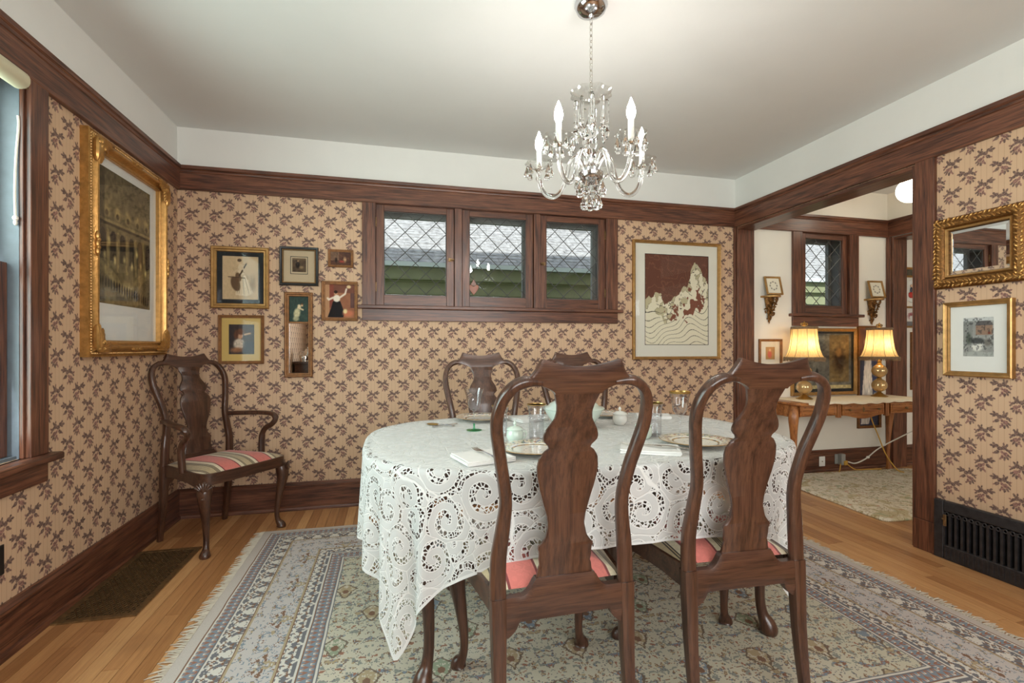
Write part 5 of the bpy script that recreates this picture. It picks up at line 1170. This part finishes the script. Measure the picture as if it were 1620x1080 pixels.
# cream runner over the desk top
rn = MB(); xs = np.linspace(-.60, .66, 40); vs = []
for x in xs:
    f = -hd*.90-.030*math.cos(x/hw*PI*2.0)*.8-.012*abs(math.sin(x/hw*PI*4))-.004; dr = .012+.010*abs(math.sin(x*21))
    for y, z in ((hd*.80, DZ+.0006), (hd*.80, DZ+.0022), (f, DZ+.0022), (f-.003, DZ+.0005), (f-.0045, DZ-dr), (f-.0030, DZ-dr), (f-.001, DZ+.0006)): vs.append((x, y, z))
n7 = 7; rn.add(vs, [(j*n7+i, j*n7+(i+1) % n7, (j+1)*n7+(i+1) % n7, (j+1)*n7+i) for j in range(39) for i in range(n7)]+[tuple(range(n7)), tuple(39*n7+i for i in range(n7))])
tag(rn.build('table_runner', plain('runner_linen', (232, 218, 192), .85, var=.04, scale=60), None, (DC, DD, 0)), 'cream cloth runner with a scalloped edge lying on the parlour desk', 'table runner')
# table lamps
def table_lamp(label, x, y):
    t = thing('table_lamp', label, 'lamp', (x, y, DZ+.003), 0, 'pair of lit table lamps on the writing desk')
    MB().lathe([(0, 0), (.062, 0), (.064, .006), (.052, .014), (.034, .024), (.020, .036), (.014, .042), (0, .042)], 8).build('base', M['brass'], t)
    G = Graph('mercury_glass'); G.set(color=lin((200, 166, 116)), rough=.10, metal=.55, coat=.4); mg = G.mat
    MB().ball((0, 0, .100), (.060, .060, .058), 20, 14).build('globe_body', mg, t); MB().lathe([(.016, .150), (.022, .158), (.016, .166), (.014, .17)], 14).build('collar', M['brass'], t)
    MB().ball((0, 0, .228), (.060, .060, .058), 20, 14).build('globe_body', mg, t); MB().lathe([(.030, .276), (.020, .290), (.013, .302), (.018, .312), (.010, .322), (.006, .36), (.004, .655), (0, .655)], 14).build('neck', M['brass'], t)
    prof = [(.150, .345), (.132, .375), (.116, .420), (.105, .480), (.099, .540), (.096, .600)]; N = 32; vs = []
    def sec(r, a): k = 1/(abs(math.cos(a))**4+abs(math.sin(a))**4)**.25; return (r*k*math.cos(a)*.96, r*k*math.sin(a)*.70)
    for r, z in prof: vs += [sec(r, 2*PI*i/N)+(z,) for i in range(N)]
    sh_ = MB().add(vs, [(j*N+i, j*N+(i+1) % N, (j+1)*N+(i+1) % N, (j+1)*N+i) for j in range(len(prof)-1) for i in range(N)]).build('lamp_shade', M['shade'], t)
    for r, z in ((.152, .345), (.098, .602)): MB().tube([sec(r, 2*PI*i/N)+(z,) for i in range(N)], (.006, .011), 6, closed=True).build('braid_trim', M['trimbraid'], sh_)
    for i in range(8):
        a_ = 2*PI*(i+.5)/8; MB().tube([sec(r+.001, a_)+(z,) for r, z in prof], .0018, 5).build('shade_rib', M['trimbraid'], sh_)
    mb = MB()
    for i in range(72): p = sec(.152, 2*PI*i/72); mb.tube([p+(.338,), (p[0]*1.01, p[1]*1.01, .318)], [.0035, .0015], 4)
    tag(mb.build('fringe', M['trimbraid'], sh_), kind='stuff')
    mb = MB().lathe([(.014, .612), (.020, .618), (.010, .628), (.014, .638), (0, .660)], 10)
    for sg in (-1, 1): mb.tube(smoothpath([(0, 0, .622), (sg*.018, 0, .640), (sg*.032, 0, .636), (sg*.028, 0, .624)], 4), .005, 6)
    mb.build('finial', M['brass'], t)
    MB().ball((0, 0, .46), (.030, .030, .042), 12, 8).build('bulb', M['bulblamp'], t)
table_lamp('lit bell-shaded lamp on the desk end next to the small framed portrait', 3.378, 3.40); table_lamp('lit bell-shaded lamp on the desk in front of the tall opera poster', 4.205, 3.42)
# pictures on the parlour wall
a = Art(80, 72, (136, 132, 120)); a.blend(a.noise(9, 41, 4), (78, 76, 70)); a.rect(.60, .96, .12, .98, (128, 100, 54), .75).ell(.78, .52, .14, .30, (62, 44, 28), soft=.6).ell(.77, .66, .07, .10, (150, 112, 66), soft=.5).ell(.22, .30, .05, .14, (30, 30, 30), soft=.4).ell(.38, .28, .03, .12, (30, 30, 30), soft=.4).rect(0, 1, .0, .06, (196, 178, 128), .9).rect(0, .6, .90, .97, (150, 146, 128), .6).grain(.25, 24)
picture('desk_picture', 'large dark painting in a pale gilt frame standing on the desk behind the lamps', 'B', 3.47, 4.195, DZ+.003, 1.306, .030, .028, 'goldp', a, [('blackmat', .022, .022, .030, .022)], prof=PLAINF)
a = Art(50, 150, (44, 48, 72)); a.blend(a.noise(8, 43)*.6, (98, 96, 120)); a.rect(0, 1, .70, 1, (150, 92, 62), .75).ell(.40, .86, .20, .05, (214, 176, 140), soft=.5).poly([(.30, .70), (.62, .70), (.70, .20), (.50, .02), (.10, .02), (.16, .36)], (228, 216, 204), .95).ell(.46, .76, .13, .045, (206, 160, 130), soft=.3).ell(.80, .45, .14, .12, (40, 50, 84), soft=.4).rect(.75, .98, .18, .34, (196, 190, 186), .7).grain(.2, 20)
picture('opera_poster', 'tall red-brown framed poster of a woman in a white gown hung behind the desk', 'B', 4.215, 4.488, .372, 1.332, .024, .022, 'goldwood', a)
a = Art(36, 36, (206, 150, 108)); a.blend(a.noise(4, 45)*.5, (120, 130, 66)); a.ell(.45, .40, .28, .36, (206, 110, 96), soft=.4).ell(.48, .74, .13, .14, (226, 180, 144), soft=.4)
picture('parlour_portrait', 'small wood-framed portrait with pale mat hung beside the parlour lamp', 'B', 3.131, 3.372, .945, 1.204, .022, .020, 'goldwood', a, [('mat', .052, .052, .058, .050)])
# hall beyond, on the same wall line
a = Art(30, 22, (120, 110, 88)); a.blend(a.noise(5, 47), (60, 54, 46)); picture('hall_engraving', 'little gilt-framed engraving on the hall wall above the doll plaque', 'B', 4.779, 4.93, 1.805, 1.902, .020, .018, 'gold', a)
a = Art(40, 46, (226, 220, 214)); a.blend((a.noise(6, 48) > .5)*np.clip(1-np.hypot((a.X-.55)/.4, (a.Y-.6)/.3), 0, 1), (150, 60, 66)).rect(0, 1, 0, .25, (96, 92, 96), .8); picture('hall_flower_picture', 'gilt-framed red flower picture on the hall wall below the doll plaque', 'B', 4.771, 4.94, 1.320, 1.526, .018, .02, 'goldp', a)
a = Art(30, 80, (150, 130, 96)); a.blend(a.noise(5, 49), (110, 92, 66)); picture('hall_tall_picture', 'tall gilt-framed picture hung low on the hall wall', 'B', 4.857, 5.10, .72, 1.278, .020, .022, 'goldwood', a)
dl = thing('doll_plaque', 'white scalloped wall plaque with a red-skirted figure in the hall', 'wall plaque', (4.855, YB, 1.675))
MB().lathe([(0, 0), (.075, 0), (.082, .008), (.070, .014), (.05, .010), (0, .010)], 32, lobes=9, amp=.08, sy=1.35).build('plate', M['whitecer'], dl, (0, 0, 0), (PI/2, 0, 0))
MB().ball((.0, -.014, -.040), (.036, .006, .030), 12, 6).build('skirt', plain('red_glaze', (186, 52, 44), .3), dl); MB().ball((0, -.016, .01), (.014, .006, .026), 10, 6).build('bodice', plain('blue_glaze', (40, 44, 66), .3), dl); MB().ball((0, -.016, .048), (.012, .008, .014), 10, 6).build('head', plain('flesh_glaze', (226, 190, 160), .4), dl)
# gilt wall brackets carrying small framed plaques
def bracket(label, x, glabel):
    t = thing('wall_bracket', label, 'wall shelf', (x, YB, 1.585), 0, 'carved gilt wall brackets in the parlour')
    pts = [(.085*math.cos(a_), -.115*math.sin(a_)) for a_ in np.linspace(0, PI, 17)]; MB().prism(pts, 'Z', -.016, 0).build('shelf', M['goldp'], t, bevel=.004)
    mb = MB(); r_ = random.Random(3)
    for i in range(46):
        z = -.020-.20*(i/46)**1.1; wd = .068*(1-(i/46))**.8+.008; dp = .075*(1-(i/46))**.9+.006; xx = r_.uniform(-wd, wd); yy = -dp*math.sqrt(max(.05, 1-(xx/wd)**2))
        d = Vector((r_.uniform(-1, 1), r_.uniform(-.4, .2), r_.uniform(-1, .4))).normalized(); mb.ball((xx, yy, z), (.007, .007, .017), 6, 5, Vector((0, 0, 1)).rotation_difference(d))
    mb.tube(smoothpath([(0, -.03, -.17), (.02, -.03, -.175), (.034, -.03, -.165), (.036, -.03, -.148), (.024, -.03, -.145)], 3), .006, 6); mb.lathe([(.052, -.016), (.040, -.07), (.026, -.13), (.012, -.19), (.006, -.235), (0, -.25)], 10, (0, -.012, 0), sy=.5)
    mb.build('scroll_carving', M['golddark'], t)
    p = thing('framed_plaque', glabel, 'framed plaque', (x+.012, YB-.062, 1.5895), math.radians(-4), 'small framed plaques on the wall brackets', rot=(math.radians(-14), 0, math.radians(-3)))
    a_ = Art(30, 30, (222, 214, 194)); q = np.hypot(a_.X-.5, a_.Y-.5); a_.blend((np.abs(q-.26) < .02)*.6, (160, 150, 130)); an = np.arctan2(a_.Y-.5, a_.X-.5); a_.blend((np.abs(q-.26) < .05)*(np.cos(an*8) > .6)*.9, (110, 104, 96))
    o = MB().frame(.158, .168, PLAINF(.016, .016)).build('frame', M['goldp'], p, (0, 0, .084)); MB().box(-.07, .07, -.004, -.001, -.075, .075).build('backing', M['mattan'], p, (0, 0, .084)); pl = art_plane('face', a_, .130, .140, p, -.006); pl.location = (0, 0, .084)
bracket('carved gilt wall bracket hung above the small framed portrait', 3.236, 'small gilt-framed plaque leaning on the bracket above the framed portrait'); bracket('carved gilt wall bracket hung above the tall opera poster', 4.380, 'small gilt-framed plaque leaning on the bracket above the opera poster')
# cords and outlets along the parlour baseboard
o1 = thing('baseboard_outlet', 'white outlet cover on the parlour baseboard, without plugs', 'outlet', (3.795, YB-.020, .092)); MB().box(-.032, .032, -.006, 0, -.045, .045).build('plate', M['whiteplastic'], o1, bevel=.003); MB().ball((0, -.006, 0), .005, 8, 5).build('screw', M['bronze'], o1)
o2 = thing('plugged_outlet', 'beige outlet with grey and yellow plugs on the parlour baseboard', 'outlet', (3.975, YB-.020, .100)); MB().box(-.038, .038, -.006, 0, -.040, .050).build('plate', M['greyplastic'], o2, bevel=.003); MB().box(-.005, .04, -.045, -.006, -.045, .055).build('adapter', M['greyplastic'], o2, bevel=.004); MB().box(.018, .055, -.055, -.012, -.045, -.005).build('plug', M['yellowcord'], o2, bevel=.004)
mb = MB().tube(smoothpath([(4.035, 3.575, .085), (4.09, 3.55, .075), (4.20, 3.54, .115), (4.34, 3.53, .205), (4.50, 3.45, .32), (4.56, 3.36, .40), (4.70, 3.3, .52), (4.95, 3.3, .66)], 6), .0055, 7); mb.ball((4.22, 3.54, .125), (.018, .012, .012), 8, 6)
tag(mb.build('lamp_cord', M['cord'], None), 'white lamp cord rising from the baseboard outlet past the desk leg', 'cord')
tag(MB().tube(smoothpath([(4.12, 3.44, .56), (4.14, 3.43, .47), (4.20, 3.42, .33), (4.26, 3.40, .17), (4.33, 3.36, .05), (4.37, 3.33, .030)], 6), .005, 7).build('power_cord', M['yellowcord'], None), 'yellow cord hanging from under the desk down to the floor', 'cord')
tag(MB().tube(smoothpath([(4.02, 3.58, .07), (4.05, 3.52, .03), (4.15, 3.50, .028), (4.30, 3.48, .027)], 6), .0045, 7).build('power_cord', M['yellowcord'], None), 'yellow cord running along the floor from the plugged outlet towards the desk leg', 'cord')
tag(MB().tube(smoothpath([(3.955, 3.58, .07), (3.92, 3.55, .06), (3.88, 3.52, .034), (3.84, 3.49, .027)], 6), .0045, 7).build('power_cord', M['yellowcord'], None), 'short yellow cord dropping from the plugged outlet to the floor', 'cord')
gl = thing('ceiling_globe', 'lit round white glass globe light on the parlour ceiling', 'ceiling light', (4.10, 3.07, ZC))
MB().lathe([(0, 0), (.085, 0), (.085, -.02), (.06, -.05), (.056, -.085), (.05, -.09), (0, -.09)], 24).build('fitter', M['brass'], gl); MB().ball((0, 0, -.180), (.100, .100, .098), 24, 16).build('globe', M['globe'], gl)
